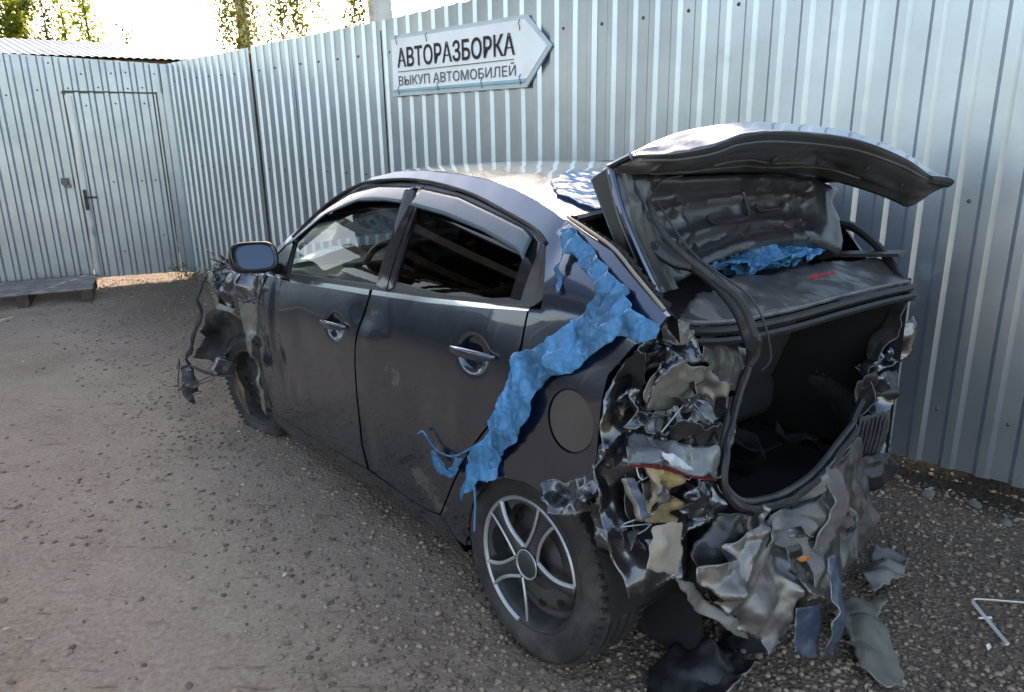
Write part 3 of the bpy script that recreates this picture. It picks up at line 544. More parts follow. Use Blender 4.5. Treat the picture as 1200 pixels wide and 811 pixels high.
tag(link('ground', gm, 'dirt'), kind='structure')

# gravel: stones lying in the dirt
ico = np.array([Vector(p).normalized() for p in [(-1, 1.618, 0), (1, 1.618, 0), (-1, -1.618, 0), (1, -1.618, 0), (0, -1, 1.618), (0, 1, 1.618), (0, -1, -1.618), (0, 1, -1.618), (1.618, 0, -1), (1.618, 0, 1), (-1.618, 0, -1), (-1.618, 0, 1)]])
icf = np.array([(0, 11, 5), (0, 5, 1), (0, 1, 7), (0, 7, 10), (0, 10, 11), (1, 5, 9), (5, 11, 4), (11, 10, 2), (10, 7, 6), (7, 1, 8), (3, 9, 4), (3, 4, 2), (3, 2, 6), (3, 6, 8), (3, 8, 9), (4, 9, 5), (2, 4, 11), (6, 2, 10), (8, 6, 7), (9, 8, 1)])
CAR_O = Vector(BAKE_O); CAR_A = R(127.8)
def carxy(x, y):
    dx, dy = x-CAR_O.x, y-CAR_O.y; c, s = math.cos(CAR_A), math.sin(CAR_A); return dx*c+dy*s, -dx*s+dy*c
def stones(name, n, dens, r0, r1, m, pw=2.5, flat=(.4, .8), box=(-5.6, 2.4, 1.2, 8.4)):
    Vs = []; Fs = []; k = 0; tries = 0
    while k < n and tries < n*30:
        tries += 1
        # more samples close to the camera, where single stones show
        y = box[2]+(box[3]-box[2])*random.random()**2.0; x = random.uniform(max(box[0], -1.05*y-.3), min(box[1], .85*y+.3))
        if (-3.62-x)*.695+(8.48-y)*.719 < -.15 or random.random() > dens(x, y): continue
        r = r0+(r1-r0)*random.random()**pw
        sc = np.array([random.uniform(.7, 1.3), random.uniform(.6, 1.1), random.uniform(*flat)])*r
        a = random.uniform(0, 6.283); ca, sa = math.cos(a), math.sin(a)
        v = (ico+rng.normal(0, .16, (12, 3)))*sc
        v = np.stack([v[:, 0]*ca-v[:, 1]*sa+x, v[:, 0]*sa+v[:, 1]*ca+y, v[:, 2]+gz(x, y)+sc[2]*.25], 1)
        Vs.append(v); Fs.append(icf+12*k); k += 1
    me = npmesh(name, np.concatenate(Vs), np.concatenate(Fs), 3); return link(name, me, m)
def dn(x, y):
    cx, cy = carxy(x, y); g = .012+.14*max(0, noise.noise((x*.8, y*.8, 9.))-.12)
    if cy < 1.5: g += .75*max(0, min(1, (1.6-cy)/.9))*(.5+.7*max(0, noise.noise((x*1.7, y*1.7, 4.))+.35))
    return min(1, g)
tag(stones('gravel', 36000, dn, .0028, .0135, 'stone'), 'loose brown and grey gravel scattered over the packed dirt yard', 'gravel', kind='stuff')

# ================================================================ FENCES
CORNER = Vector((-3.62, 8.48, 0)); UL = Vector((math.cos(R(-44)), math.sin(R(-44)), 0)); NL = Vector((-UL.y, UL.x, 0))*-1   # NL: into the yard
UW = Vector((math.cos(R(205)), math.sin(R(205)), 0)); NW = Vector((-UW.y, UW.x, 0))
if NL.dot(-CORNER) < 0: NL = -NL
if NW.dot(-CORNER) < 0: NW = -NW
def prof(u, pitch=.1375, depth=.019):
    # trapezoid rib: broad flat valley, narrow flat ridge
    k = (u % pitch)/pitch; a, b2, c2, d = .49, .62, .87, 1.
    if k < a: return 0
    if k < b2: return depth*(k-a)/(b2-a)
    if k < c2: return depth
    return depth*(1-(k-c2)/(d-c2))
def corr(name, Po, U, Nn, u0, u1, zb0, zt0, zt1, parent, m, seed=0, off=0., lean=0., phase=0., amp=.0022, yaw=0., zb1=None):
    pitch = .1375; us = []
    k0 = math.floor((u0+phase)/pitch)-1
    for k in range(k0, k0+int((u1-u0)/pitch)+4):
        for a in (0, .25, .49, .62, .745, .87): us.append(k*pitch+a*pitch-phase)
    us = [u0]+[u for u in us if u0+.002 < u < u1-.002]+[u1]
    rows = 14; v = []; f = []
    for r in range(rows+1):
        for u in us:
            t = (u-u0)/(u1-u0); zt = zt0*(1-t)+zt1*t; zb = zb0 if zb1 is None else zb0*(1-t)+zb1*t
            z = zb+(zt-zb)*r/rows
            d = off+prof(u+phase)+amp*noise.noise((u*1.1+seed, z*1.3, seed*3.1))*2+amp*.6*noise.noise((u*5+seed, z*2.2, 7.7))+lean*(z-1.1)+yaw*(u-(u0+u1)/2)
            if r == rows: z += .004*noise.noise((u*9, seed, 1.))
            p = Po+U*u+Nn*d; v.append((p.x, p.y, z))
    n = len(us)
    for r in range(rows):
        for i in range(n-1): f.append((r*n+i, r*n+i+1, (r+1)*n+i+1, (r+1)*n+i))
    return link(name, mesh(name, v, f, 12), m, parent)
mbs = MB(); mbs.lathe([(0, .006), (.004, .0055), (.006, .003), (.0075, .0), (.0095, -.001), (.0095, -.003)], 8, 'Y'); SCREW = mesh('screw', mbs.v, mbs.f, 40)
def screw(parent, Po, U, Nn, u, z, d):
    o = link('screw', SCREW, 'screw', parent); p = Po+U*u+Nn*d
    o.location = (p.x, p.y, z); o.rotation_euler = (0, 0, math.atan2(Nn.y, Nn.x)-math.pi/2)
lf_ = tag(empty('metal_fence', CORNER), 'long grey corrugated metal fence running behind the wrecked car', 'fence')
def local(o, root):
    o.parent = root; o.matrix_parent_inverse = Matrix.Translation(-Vector(root.location))
long_sheets = [(0.02, 1.80, 2.305, 2.32, .0, .9, .006), (1.812, 2.50, 2.322, 2.335, .004, .3, 0), (2.50, 3.742, 2.330, 2.345, .002, .2, -.003), (3.785, 4.60, 2.345, 2.365, .003, .35, .004), (4.60, 5.70, 2.362, 2.385, .0055, .35, -.002), (5.70, 6.80, 2.385, 2.39, .003, .35, .005), (6.80, 7.90, 2.39, 2.40, .0055, .35, -.004), (7.90, 9.0, 2.40, 2.40, .003, .35, .0), (9.0, 10.1, 2.40, 2.40, .0055, .35, .0)]
for i, (u0, u1, z0, z1, off, ph, yaw) in enumerate(long_sheets):
    o = corr('sheet', CORNER, UL, NL, u0-(.04 if i == 0 else 0), u1+(.03 if i > 2 or i == 1 else 0), .055, z0, z1, None, 'galv', seed=i*3.7+1, off=off, phase=ph*.1, yaw=yaw)
    local(o, lf_)
    for k, z in enumerate((.32, 1.25, 2.12)):
        u = u0+.1+.07*(k % 2)
        while u < u1-.05:
            q = u+ph*.1; q = q-(q % .1375)+.033-ph*.1
            if q > u0+.02 and not (3.85 < q < 5.45 and 1.7 < z < 2.3):
                s_ = link('screw', SCREW, 'screw', None); p = CORNER+UL*q+NL*(off+yaw*(q-(u0+u1)/2)+.004)
                s_.location = p+Vector((0, 0, z+.02*noise.noise((q, z, 3.)))); s_.rotation_euler = (0, 0, math.atan2(NL.y, NL.x)-math.pi/2); 
                s_.parent = o; s_.matrix_parent_inverse = Matrix.Translation(-Vector(lf_.location))@Matrix.Identity(4)
                s_.matrix_parent_inverse = Matrix.Identity(4)
            u += .275
for u in (1.806, 3.765, 5.7, 7.9):
    p = CORNER+UL*u-NL*.034; o = MB().box((p.x, p.y, 1.18), (.16, .06, 2.2), R(-44)).build('post', 'post', None, bevel=.004); local(o, lf_)
for z in (.32, 1.25, 2.12):
    p = CORNER+UL*5-NL*.022; o = MB().box((p.x, p.y, z), (10, .02, .04), R(-44)).build('rail', 'post', None); local(o, lf_)

wf = tag(empty('metal_fence', CORNER+UW*.08), 'corrugated metal fence with a plain door at the far left of the yard', 'fence')
ol = corr('sheet', CORNER, UW, NW, 1.035, 2.2, .05, 2.35, 2.405, None, 'galv_old', 21, phase=.02); local(ol, wf)
ol2 = corr('sheet', CORNER, UW, NW, 2.2, 3.35, .05, 2.41, 2.46, None, 'galv_old', 24, off=.003, phase=.02); local(ol2, wf)
for k in range(4):
    o = corr('sheet', CORNER, UW, NW, 3.35+1.15*k, 4.5+1.15*k, .05, 2.46, 2.46, None, 'galv_old', 50+k, off=.003*(k % 2), phase=.02); local(o, wf)
oh = corr('sheet', CORNER, UW, NW, .10, 1.035, 2.012, 2.305, 2.35, None, 'galv_old', 27, phase=.02, zb1=2.03); local(oh, wf)
v = []; f = []
for r in range(9):
    z = .06+2.24*r/8
    for u, d in ((.005, .0), (.03, .012), (.09, .014), (.105, .002), (.15, .004), (.155, -.02)):
        p = CORNER+UW*u+NW*(d+.002*noise.noise((z*2, u*9, 4.))); v.append((p.x, p.y, z if r < 8 else z))
for r in range(8):
    for i in range(5): f.append((r*6+i, r*6+i+1, (r+1)*6+i+1, (r+1)*6+i))
o = link('corner_strip', mesh('corner_strip', v, f, 20), 'galv_old'); local(o, wf)
door = corr('door', CORNER, UW, NW, .168, 1.022, .075, 1.995, 2.012, None, 'galv_old', 33, off=.006, phase=.02, zb1=.085); local(door, wf)
for u, z, d in [(.25, 2.20, .0), (.42, 2.21, 0), (.58, 2.2, 0), (.86, 2.19, 0), (1.2, 2.29, 0), (1.62, 2.3, 0), (1.25, 2.03, 0), (1.5, 1.98, 0), (2.1, 2.0, 0), (.3, 2.06, 0), (.5, 2.05, 0), (.75, 2.06, 0), (.95, 2.05, 0)]:
    s_ = link('screw', SCREW, 'screw', oh if u < 1.03 else ol); q = u+.02; q = q-(q % .1375)+.033-.02
    s_.location = CORNER+UW*q+NW*.004+Vector((0, 0, z)); s_.rotation_euler = (0, 0, math.atan2(NW.y, NW.x)-math.pi/2)
for u, z in [(.28, 1.1), (.42, 1.1), (.7, 1.1), (.28, .5), (.7, .35), (.3, 1.9), (.6, 1.9), (.85, 1.88)]:
    s_ = link('screw', SCREW, 'screw', door); q = u+.02; q = q-(q % .1375)+.033-.02
    s_.location = CORNER+UW*q+NW*.011+Vector((0, 0, z)); s_.rotation_euler = (0, 0, math.atan2(NW.y, NW.x)-math.pi/2)
# flat, bent folded edge of the door leaf and dark slit above it
def strip(name, pts, m, parent, wd=.05, seed=0):
    v = []; f = []
    for i, (u, z) in enumerate(pts):
        for s_ in (-1, 0, 1):
            p = CORNER+UW*(u+s_*wd/2)+NW*(.029+.006*(s_ == 0)+.006*noise.noise((z*6, s_, seed))); v.append((p.x, p.y, z))
    for i in range(len(pts)-1):
        for k in range(2): f.append((i*3+k, i*3+k+1, (i+1)*3+k+1, (i+1)*3+k))
    return link(name, mesh(name, v, f, 25), m, parent)
strip('edge_strip', [(.985+.004*math.sin(z*7), z) for z in np.linspace(.11, 1.98, 24)], 'galv_old', door, .06, 3)
p0 = CORNER+UW*.6+NW*.012; o = MB().box((p0.x, p0.y, 2.0085), (.90, .022, .012), R(205)).build('slit', 'rusty', None); local(o, wf)
p0 = CORNER+UW*.163+NW*.006; o = MB().box((p0.x, p0.y, 1.05), (.008, .02, 1.9), R(205)).build('slit', 'post', None); local(o, wf)
def onw(u, d, z): p = CORNER+UW*u+NW*d; return Vector((p.x, p.y, z))
h = MB().box(onw(.985, .042, .925), (.035, .012, .215), R(205)); h.tube([onw(.985, .05, .955), onw(.985, .085, .955), onw(.965, .095, .955), onw(.87, .095, .948)], [.012, .011, .011, .009], 8)
h.tube([onw(.985, .046, .86), onw(.985, .056, .86)], .012, 8); h.build('handle', 'handle_black', door, bevel=.003)
h = MB().box(onw(1.15, .03, 1.13), (.075, .02, .06), R(205)); h.tube([onw(1.15, .035, 1.12), onw(1.15, .085, 1.115)], [.036, .034], 14); h.box(onw(1.135, .06, 1.08), (.06, .03, .04), R(205))
o = h.build('lock', 'lock_grey', None, bevel=.004); local(o, wf)

# direction sign on the long fence
SG = CORNER+NL*.030
sg = tag(empty('arrow_sign', SG+UL*4.6+Vector((0, 0, 1.81)), R(-44)), 'white arrow-shaped sign with Cyrillic lettering hung on the fence', 'sign')
def sgp(u, z): return (u-4.6, z-1.81)
fl = NL.dot(Vector((math.sin(R(-44)), -math.cos(R(-44)), 0)))   # local -y is the yard side
ys = -1 if fl > 0 else 1
ol_ = [(3.9, 1.812), (5.235, 1.812), (5.44, 2.035), (5.24, 2.225), (3.9, 2.222)]
def ext(name, poly, y0, y1, m, parent, s=.02, warp=.003):
    P = [sgp(*q) for q in poly]; vv, ff = cdt(P, s) if s else (P, [tuple(range(len(P)))])
    n = len(vv); wv = lambda x, z: warp*noise.noise((x*3, z*5, 2.))
    v = [(x, ys*(y1+wv(x, z)), z) for x, z in vv]+[(x, ys*y0, z) for x, z in vv]
    f = [tuple(q) for q in ff]+[tuple(i+n for i in reversed(q)) for q in ff]
    for a, b2 in boundary(ff): f.append((a, b2, b2+n, a+n))
    return link(name, mesh(name, v, f, 30), m, parent)
ext('plate', ol_, 0, .012, 'sign_edge', sg, .05)
inn = [(3.925, 1.842), (5.222, 1.842), (5.405, 2.034), (5.228, 2.198), (3.925, 2.196)]
ext('face', inn, .011, .0165, 'sign_white', sg, .05)
ext('band', [(3.93, 1.842), (5.222, 1.842), (5.24, 1.862), (3.93, 1.858)], .012, .0205, 'sign_teal', sg, 0)
def text(body, u0, u1, z0, z1, m, name, bold=0.):
    cu = bpy.data.curves.new(name, 'FONT'); cu.body = body; cu.offset = bold; cu.extrude = .0; cu.resolution_u = 3
    tmp = bpy.data.objects.new(name, cu); col.objects.link(tmp)
    dg = bpy.context.evaluated_depsgraph_get(); me = bpy.data.meshes.new_from_object(tmp.evaluated_get(dg)); bpy.data.objects.remove(tmp)
    c = np.array([q.co[:] for q in me.vertices]); lo = c.min(0); hi = c.max(0)
    capH = hi[1] if bold else hi[1]
    for q in me.vertices:
        x = (q.co.x-lo[0])/(hi[0]-lo[0]); z = (q.co.y-lo[1])/(hi[1]-lo[1])
        X, Z = sgp(u0+(u1-u0)*x, z0+(z1-z0)*z); q.co = (X, ys*.0215, Z)
    me.materials.clear(); return link(name, me, m, sg)
text('АВТОРАЗБОРКА', 3.99, 5.15, 2.003, 2.135, 'ink', 'lettering', .018)
text('ВЫКУП АВТОМОБИЛЕЙ', 3.995, 5.155, 1.882, 1.965, 'ink_grey', 'lettering', .004)
ext('rule', [(3.99, 1.974), (5.14, 1.978), (5.14, 1.982), (3.99, 1.978)], .012, .0212, 'ink_grey', sg, 0)
for u, z in ((3.99, 2.19), (3.99, 1.85), (4.42, 1.86), (5.19, 1.86), (5.19, 2.17), (4.85, 1.855), (4.32, 2.18)):
    X, Z = sgp(u, z); pts = [(X, ys*.02, Z-.03), (X+.006, ys*.027, Z-.01), (X-.004, ys*.027, Z+.012), (X+.002, ys*.019, Z+.03)]
    MB().tube(pts, .003, 5).build('tie_wire', 'lock_grey', sg)

# round pole behind the fence
pp = CORNER+UL*3.47-NL*.25
o = MB(); o.lathe([(.075, 0), (.07, 2.), (.066, 5.2), (0, 5.2)], 20, 'Z'); po = tag(empty('utility_pole', pp), 'pale round concrete pole standing behind the fence beside the sign', 'pole')
o.build('shaft', 'pole', po)
MB().tube([(-.02, -.06, 2.55), (-.3, -.05, 2.75), (-.62, -.05, 2.93)], .006, 6).build('wire', 'cable', po)

# ================================================================ BEYOND THE FENCE
sh = tag(empty('metal_shed', (-6.6, 14.0, 0)), 'low shed with a bright corrugated metal roof behind the left fence', 'shed')
E0, E1 = Vector((-8.6, 11.0, 2.78)), Vector((-4.9, 14.0, 2.80)); RV = Vector((-.62, .78, 0))*3.0+Vector((0, 0, .52))
dU = (E1-E0)/1.; n = 78; v = []; f = []
for r in range(3):
    for i in range(n*2):
        p = E0+dU*(i/(n*2-1))+RV*(r/2); v.append((p.x+6.6, p.y-14, p.z+(.016 if (i//2) % 2 else 0)))
for r in range(2):
    for i in range(n*2-1): f.append((r*n*2+i, r*n*2+i+1, (r+1)*n*2+i+1, (r+1)*n*2+i))
link('roof', mesh('roof', v, f), 'roof_sheet', sh)
b_ = MB(); q0, q1 = E0+RV*.06, E1+RV*.06
for a, c in ((q0, q1), (q1, q1+RV*.9), (q0+RV*.9, q0), (q1+RV*.9, q0+RV*.9)):
    b_.add([(a.x+6.6, a.y-14, 0), (c.x+6.6, c.y-14, 0), (c.x+6.6, c.y-14, c.z-.04), (a.x+6.6, a.y-14, a.z-.04)], [(0, 1, 2, 3)])
b_.build('wall', 'shed_wall', sh)

def leaves(name, centers, size, m, parent, droop=.3):
    C = np.asarray(centers, np.float32); n = len(C)
    a = rng.normal(size=(n, 3)); a[:, 2] -= droop; a /= np.linalg.norm(a, axis=1)[:, None]
    b2 = rng.normal(size=(n, 3)); b2 -= (a*b2).sum(1)[:, None]*a; b2 /= np.linalg.norm(b2, axis=1)[:, None]
    s = (size*rng.uniform(.6, 1.3, n))[:, None]
    nrm = np.cross(a, b2)*s*.18
    V = np.stack([C-a*s*.6, C+b2*s*.38+nrm, C+a*s*.6, C-b2*s*.38+nrm], 1).reshape(-1, 3)
    F = np.arange(4*n).reshape(n, 4)
    return link(name, npmesh(name, V, F, 4), m, parent)
def birch(loc, H, label, strands, seed):
    random.seed(seed)
    t = tag(empty('birch_tree', loc), label, 'tree', 'trees beyond the fence')
    tr = MB(); pts = [(0, 0, 0), (.05, .03, H*.3), (-.04, .05, H*.6), (.02, 0, H*.85), (0, 0, H)]; tr.tube(pts, [.13, .11, .085, .05, .02], 10)
    limbs = []
    for k in range(12):
        a = k*2.4; z = H*(.5+.04*k); l = random.uniform(1.2, 2.4)*(1.15-.05*k)
        q = [(0, 0, z), (math.cos(a)*l*.5, math.sin(a)*l*.5, z+l*.45), (math.cos(a)*l, math.sin(a)*l, z+l*.4)]
        tr.tube(q, [.045, .03, .014], 6); limbs.append(q)
    tr.build('trunk', 'bark_white', t)
    C = []; tw = MB()
    for (dx, dy, ztop, zbot, dens) in strands:
        z = ztop; ph = random.uniform(0, 6); pts = []
        while z > zbot:
            s = (ztop-z)
            x = dx+.05*math.sin(s*2+ph)+.16*math.sin(ph*3)*(s/3); y = dy+.05*math.cos(s*1.7+ph); pts.append((x, y, z))
            for _ in range(dens): C.append((x+random.gauss(0, .06), y+random.gauss(0, .08), z+random.gauss(0, .04))) if random.random() < .35+.6*max(0, noise.noise((ph*9, z*3, 2.))+.4) else None
            z -= .035
        if len(pts) > 1: tw.tube(pts[::3]+[pts[-1]], .004, 3)
    for q in limbs:
        for _ in range(420):
            k = random.random(); e = Vector(q[1]).lerp(Vector(q[2]), k); r = random.gauss(0, .35)
            C.append((e.x+random.gauss(0, .4), e.y+random.gauss(0, .4), e.z-abs(random.gauss(0, .5))+.25))
    tw.build('twigs', 'bark', t); leaves('crown', C, .055, 'leaf_birch', t, .8)
    return t
# strand positions come from where the hanging branches show over the fence top
def strand(px0, px1, n, d, z0, z1, dens, loc):
    out = []
    for k in range(n):
        px = random.uniform(px0, px1); x = (px-600)/870*d*.93
        out.append((x-loc[0], d-loc[1]+random.uniform(-.3, .3), 6.2+random.uniform(-.5, .3), z0+(z1-z0)*random.random(), dens))
    return out
B1 = (-4.75, 14.4, 0)
st = strand(274, 304, 14, 13.6, 2.8, 3.2, 6, B1)+strand(254, 264, 2, 13.6, 3.1, 3.4, 1, B1)+strand(318, 345, 10, 13.6, 2.9, 3.3, 5, B1)+strand(352, 368, 8, 13.6, 3.0, 3.3, 5, B1)+strand(205, 216, 1, 13.6, 3.3, 3.4, 1, B1)
birch(B1, 8.5, 'weeping birch with the thickest hanging branches over the fence, nearer the shed', st, 3)
B2 = (-2.45, 14.8, 0)
st = strand(386, 399, 4, 13.6, 3.2, 3.4, 3, B2)+strand(407, 424, 8, 13.6, 3.15, 3.4, 6, B2)
birch(B2, 8.8, 'birch whose hanging branch tips show just left of the pole', st, 5)
def sapling(loc, H, r, n, m, label, seed, bot=.3, fl=.09):
    random.seed(seed); t = tag(empty('leafy_tree', loc), label, 'tree', 'trees beyond the fence')
    tr = MB(); tr.tube([(0, 0, 0), (.04, .02, H*.5), (0, .03, H*.97)], [.07, .045, .012], 7); C = []
    for k in range(26):
        z = H*(bot+(1-bot)*k/26); a = k*2.4; l = r*(1.05-.8*(k/26))*random.uniform(.6, 1.1)
        e = (math.cos(a)*l, math.sin(a)*l, z+l*.8); tr.tube([(0, 0, z), e], [.018, .006], 4)
        for _ in range(n//26):
            q = random.random()**.6; C.append((e[0]*q+random.gauss(0, .1), e[1]*q+random.gauss(0, .1), z+l*.8*q+random.gauss(0, .13)))
    tr.build('trunk', 'bark', t); leaves('crown', C, fl, m, t, .2); return t
def azp(px, d): return (px-600)/870*d*.95
sapling((azp(8, 19), 19, 0), 5.7, 1.9, 16000, 'leaf_yellow', 'dense yellow-green tree at the left edge above the shed roof', 11, .2)
sapling((azp(44, 20), 20, 0), 4.95, .8, 2600, 'leaf_yellow', 'small yellow-green tree between the dense tree and the grey sapling', 12)
sapling((azp(74, 20), 20, 0), 5.0, .45, 420, 'leaf_dark', 'thin grey-green sapling with sparse leaves above the shed', 13, .3)
sapling((azp(95, 20.5), 20.5, 0), 5.0, .5, 800, 'leaf_yellow', 'sparse sapling with a bright top above the shed roof', 14)
sapling((azp(121, 20), 20, 0), 5.6, .6, 1500, 'leaf_yellow', 'tall narrow yellow-green sapling, rightmost of the leafy ones', 15)
sapling((azp(165, 21), 21, 0), 4.35, .6, 160, 'leaf_dark', 'nearly bare low bush tip above the bright roof', 16)

# tall open shelter on the near left side of the yard: the car's flank and windows mirror its beams
og = tag(empty('open_shelter', (-6.4, 5.2, 0)), 'tall open timber shelter left of the yard, mirrored in the rear window', 'shelter')
for x in (.6, -2.6):
    for y in (-2.6, -.4, 1.3): MB().box((x, y, 1.9), (.13, .13, 3.8)).build('post', 'wood_dark', og, bevel=.008)
for k in range(8):
    y = -2.7+.84*k; MB().box((-1.1, y, 3.98), (4.0, .07, .16), 0, ('Y', R(-4))).build('rafter', 'wood_dark', og)
for x in (.8, -.4, -1.5, -2.6): MB().box((x, .3, 3.83+.07*x), (.10, 6.2, .16)).build('beam', 'wood', og)
MB().box((-1.1, .3, 4.11), (4.2, 6.6, .04), 0, ('Y', R(-4))).build('roof', 'post', og)
for x, y in ((.3, 2.0), (.3, -.4), (-1.2, 2.0), (-1.2, -.4)): MB().box((x, y, 3.80), (.16, .5, .07)).build('lamp_housing', 'pole', og, bevel=.01)
for k in range(26): MB().box((-3.1, 1.4-.42*k, .95), (.03, .40, 1.9)).build('plank', 'wood', og)  # added unseen plank wall, darkens what the long fence reflects

# ================================================================ CAR
car = tag(empty('wrecked_car', CAR_O, CAR_A), 'dark grey sedan with crushed rear end, raised boot lid and torn front wing', 'car')
def zbelt(x): return 1.055-.083*(x-.4)
def zlow(x): return .215-.055*(x-.6)
DENTS = [(1.88, .74, .028, .17, .010), (1.83, .50, .035, .12, .011), (1.94, .62, .03, .22, -.006), (1.70, .42, .06, .05, .008), (1.55, .72, .10, .09, .006), (.55, .62, .10, .16, .006), (.30, .70, .05, .10, -.005), (1.0, .40, .05, .12, .007), (.95, .90, .10, .05, .010), (.90, .84, .06, .05, -.004), (.62, .40, .18, .12, .008), (.74, .72, .14, .10, .005), (1.42, .60, .25, .12, .004),
         (-.22, 1.02, .16, .07, .008), (-.05, .68, .10, .06, .006), (.0, 1.25, .05, .08, .008)]
RECESS = [(.235, .918, .066, .047, .024), (1.205, .815, .066, .047, .024)]
def Ys(x, z, dents=True):
    b_ = zbelt(x); lo = zlow(x); t = (z-lo)/(b_-lo)
    if t <= 1:
        t = max(t, -.15)
        y = .868-.035*((.62-t)/.62)**2 if t < .62 else .868-.048*((t-.62)/.38)**2.2
    else:
        s = (z-b_)/.36; y = .820-.19*s-.045*s*s
    y += .034*math.exp(-((x+.02)/.34)**2-((z-.57)/.17)**2)      # wheel-arch flare
    if x > 1.9: y -= .05*((x-1.9)/.8)**2
    if x < -.1: y -= .06*((-.1-x)/.5)**2
    if dents:
        for (cx, cz, rx, rz, d) in DENTS: y -= d*math.exp(-((x-cx)/rx)**2-((z-cz)/rz)**2)
        for (cx, cz, rx, rz, d) in RECESS:
            q = ((x-cx)/rx)**2+((z-cz)/rz)**2
            if q < 6: y -= d*math.exp(-q*q)
        y += .0022*noise.noise((x*2.6, z*3.1, 5.))+.0008*noise.noise((x*9, z*8, 2.))
    return y
def panel(name, outline, m, parent, side=1, holes=(), s=.028, off=0., rim=.014, dents=True, extra=(), jit=0.):
    vv, ff = cdt(outline, s, holes, extra, jit)
    dn_ = dents and side > 0
    bd = boundary(ff); bset = {a for e in bd for a in e}
    V = []; Nn = []
    for i, (x, z) in enumerate(vv):
        y = Ys(x, z, dn_)+off-(.0018 if i in bset else 0); V.append((x, side*y, z))
        e = .004; gx = (Ys(x+e, z, dn_)-Ys(x-e, z, dn_))/(2*e); g_ = (Ys(x, z+e, dn_)-Ys(x, z-e, dn_))/(2*e)
        Nn.append(Vector((-gx, 1, -g_)).normalized()*1); Nn[-1].y *= side
    # (x,z) counter-clockwise seen from +y is clockwise
    F = [tuple(reversed(t)) for t in ff] if side > 0 else [tuple(t) for t in ff]
    nf = len(F); n = len(V); mp = {}
    for a in bset:
        x, y, z = V[a]; mp[a] = len(V), len(V)+1; V.append((x, y, z)); V.append((x, y-side*rim, z))
    for a, b2 in bd:
        q = (mp[a][0], mp[b2][0], mp[b2][1], mp[a][1]); F.append(q if side > 0 else tuple(reversed(q)))
    me = mesh(name, V, F); me.shade_smooth(); me.update()
    ln = []
    for p in me.polygons:
        for vi in p.vertices: ln.append(Nn[vi] if vi < n else p.normal)
    me.normals_split_custom_set(ln)
    return link(name, me, m, parent)
def fine(cx, cz, rx, rz, s=.008):
    out = []; z = cz-rz
    while z < cz+rz:
        x = cx-rx
        while x < cx+rx:
            if ((x-cx)/rx)**2+((z-cz)/rz)**2 < 1: out.append((x+random.uniform(-.001, .001), z))
            x += s
        z += s
    return out
fd = [(2.035, .905), (2.105, .756), (2.13, .56), (2.135, .40), (2.125, .25), (2.06, .172), (1.647, .191), (1.293, .218), (1.052, .237), (1.068, .345), (1.05, .51), (1.036, .671), (1.018, .799), (.988, .891), (.945, .976), (1.259, .955), (1.661, .92)]
rd = [(1.030, .242), (.777, .234), (.593, .239), (.505, .262), (.382, .435), (.285, .552), (.146, .717), (.045, .888), (.022, .99), (.022, 1.083), (.249, 1.052), (.537, 1.02), (.926, .985), (.972, .891), (1.004, .799), (1.022, .672), (1.036, .512), (1.052, .350)]
dfr = panel('front_door', fd, 'paint', car, extra=fine(1.205, .815, .10, .075))
drr = panel('rear_door', rd, 'paint', car, extra=fine(.235, .918, .10, .075))
silh = [(2.05, 1.013), (1.832, 1.161), (1.706, 1.259), (1.549, 1.329), (1.377, 1.381), (1.195, 1.408), (.957, 1.418), (.698, 1.416), (.505, 1.406), (.312, 1.382), (.171, 1.354), (.094, 1.337), (.032, 1.32)]
frame = [(2.02, .985), (1.888, 1.092), (1.69, 1.249), (1.469, 1.343), (1.186, 1.376), (.903, 1.381), (.577, 1.358), (.312, 1.317), (.135, 1.284), (.060, 1.254), (-.025, 1.124), (-.03, 1.095)]
# body side: roof rail, C-pillar and rear quarter in one pressing
bs = silh+[(-.204, 1.262), (-.306, 1.212), (-.438, 1.145), (-.43, 1.125), (-.41, 1.09), (-.372, 1.07), (-.308, .984), (-.302, .919), (-.298, .76), (-.272, .700), (-.2, .655), (-.108, .612), (-.05, .618), (.045, .594), (.156, .53), (.265, .407), (.325, .283), (.361, .197), (.42, .20), (.498, .258), (.375, .431), (.278, .549), (.138, .715), (.036, .888), (.013, .99), (.013, 1.09), (-.03, 1.095)]+frame[::-1][1:]
fcirc = [(-.204+.083*math.cos(a), .838+.085*math.sin(a)) for a in np.linspace(0, 2*math.pi, 28)[:-1]]
qp = panel('body_side', bs, 'paint', car, holes=[fcirc], s=.026)
fdoor = [(-.204+.0785*math.cos(a), .838+.0805*math.sin(a)) for a in np.linspace(0, 2*math.pi, 28)[:-1]]
panel('fuel_door', fdoor, 'flap_grey', qp, s=.02, off=-.004)
panel('fuel_gap', [(-.204+.095*math.cos(a), .838+.097*math.sin(a)) for a in np.linspace(0, 2*math.pi, 28)[:-1]], 'black_plastic', qp, s=.03, off=-.012, rim=.002)
# sill below the doors
panel('sill', [(2.13, .245), (2.06, .170), (1.647, .188), (1.293, .215), (1.04, .234), (.777, .231), (.593, .236), (.5, .258), (.42, .195), (.37, .165), (.743, .14), (1.312, .15), (1.96, .10), (2.14, .10)], 'paint', car, off=.001, s=.04, rim=.05)
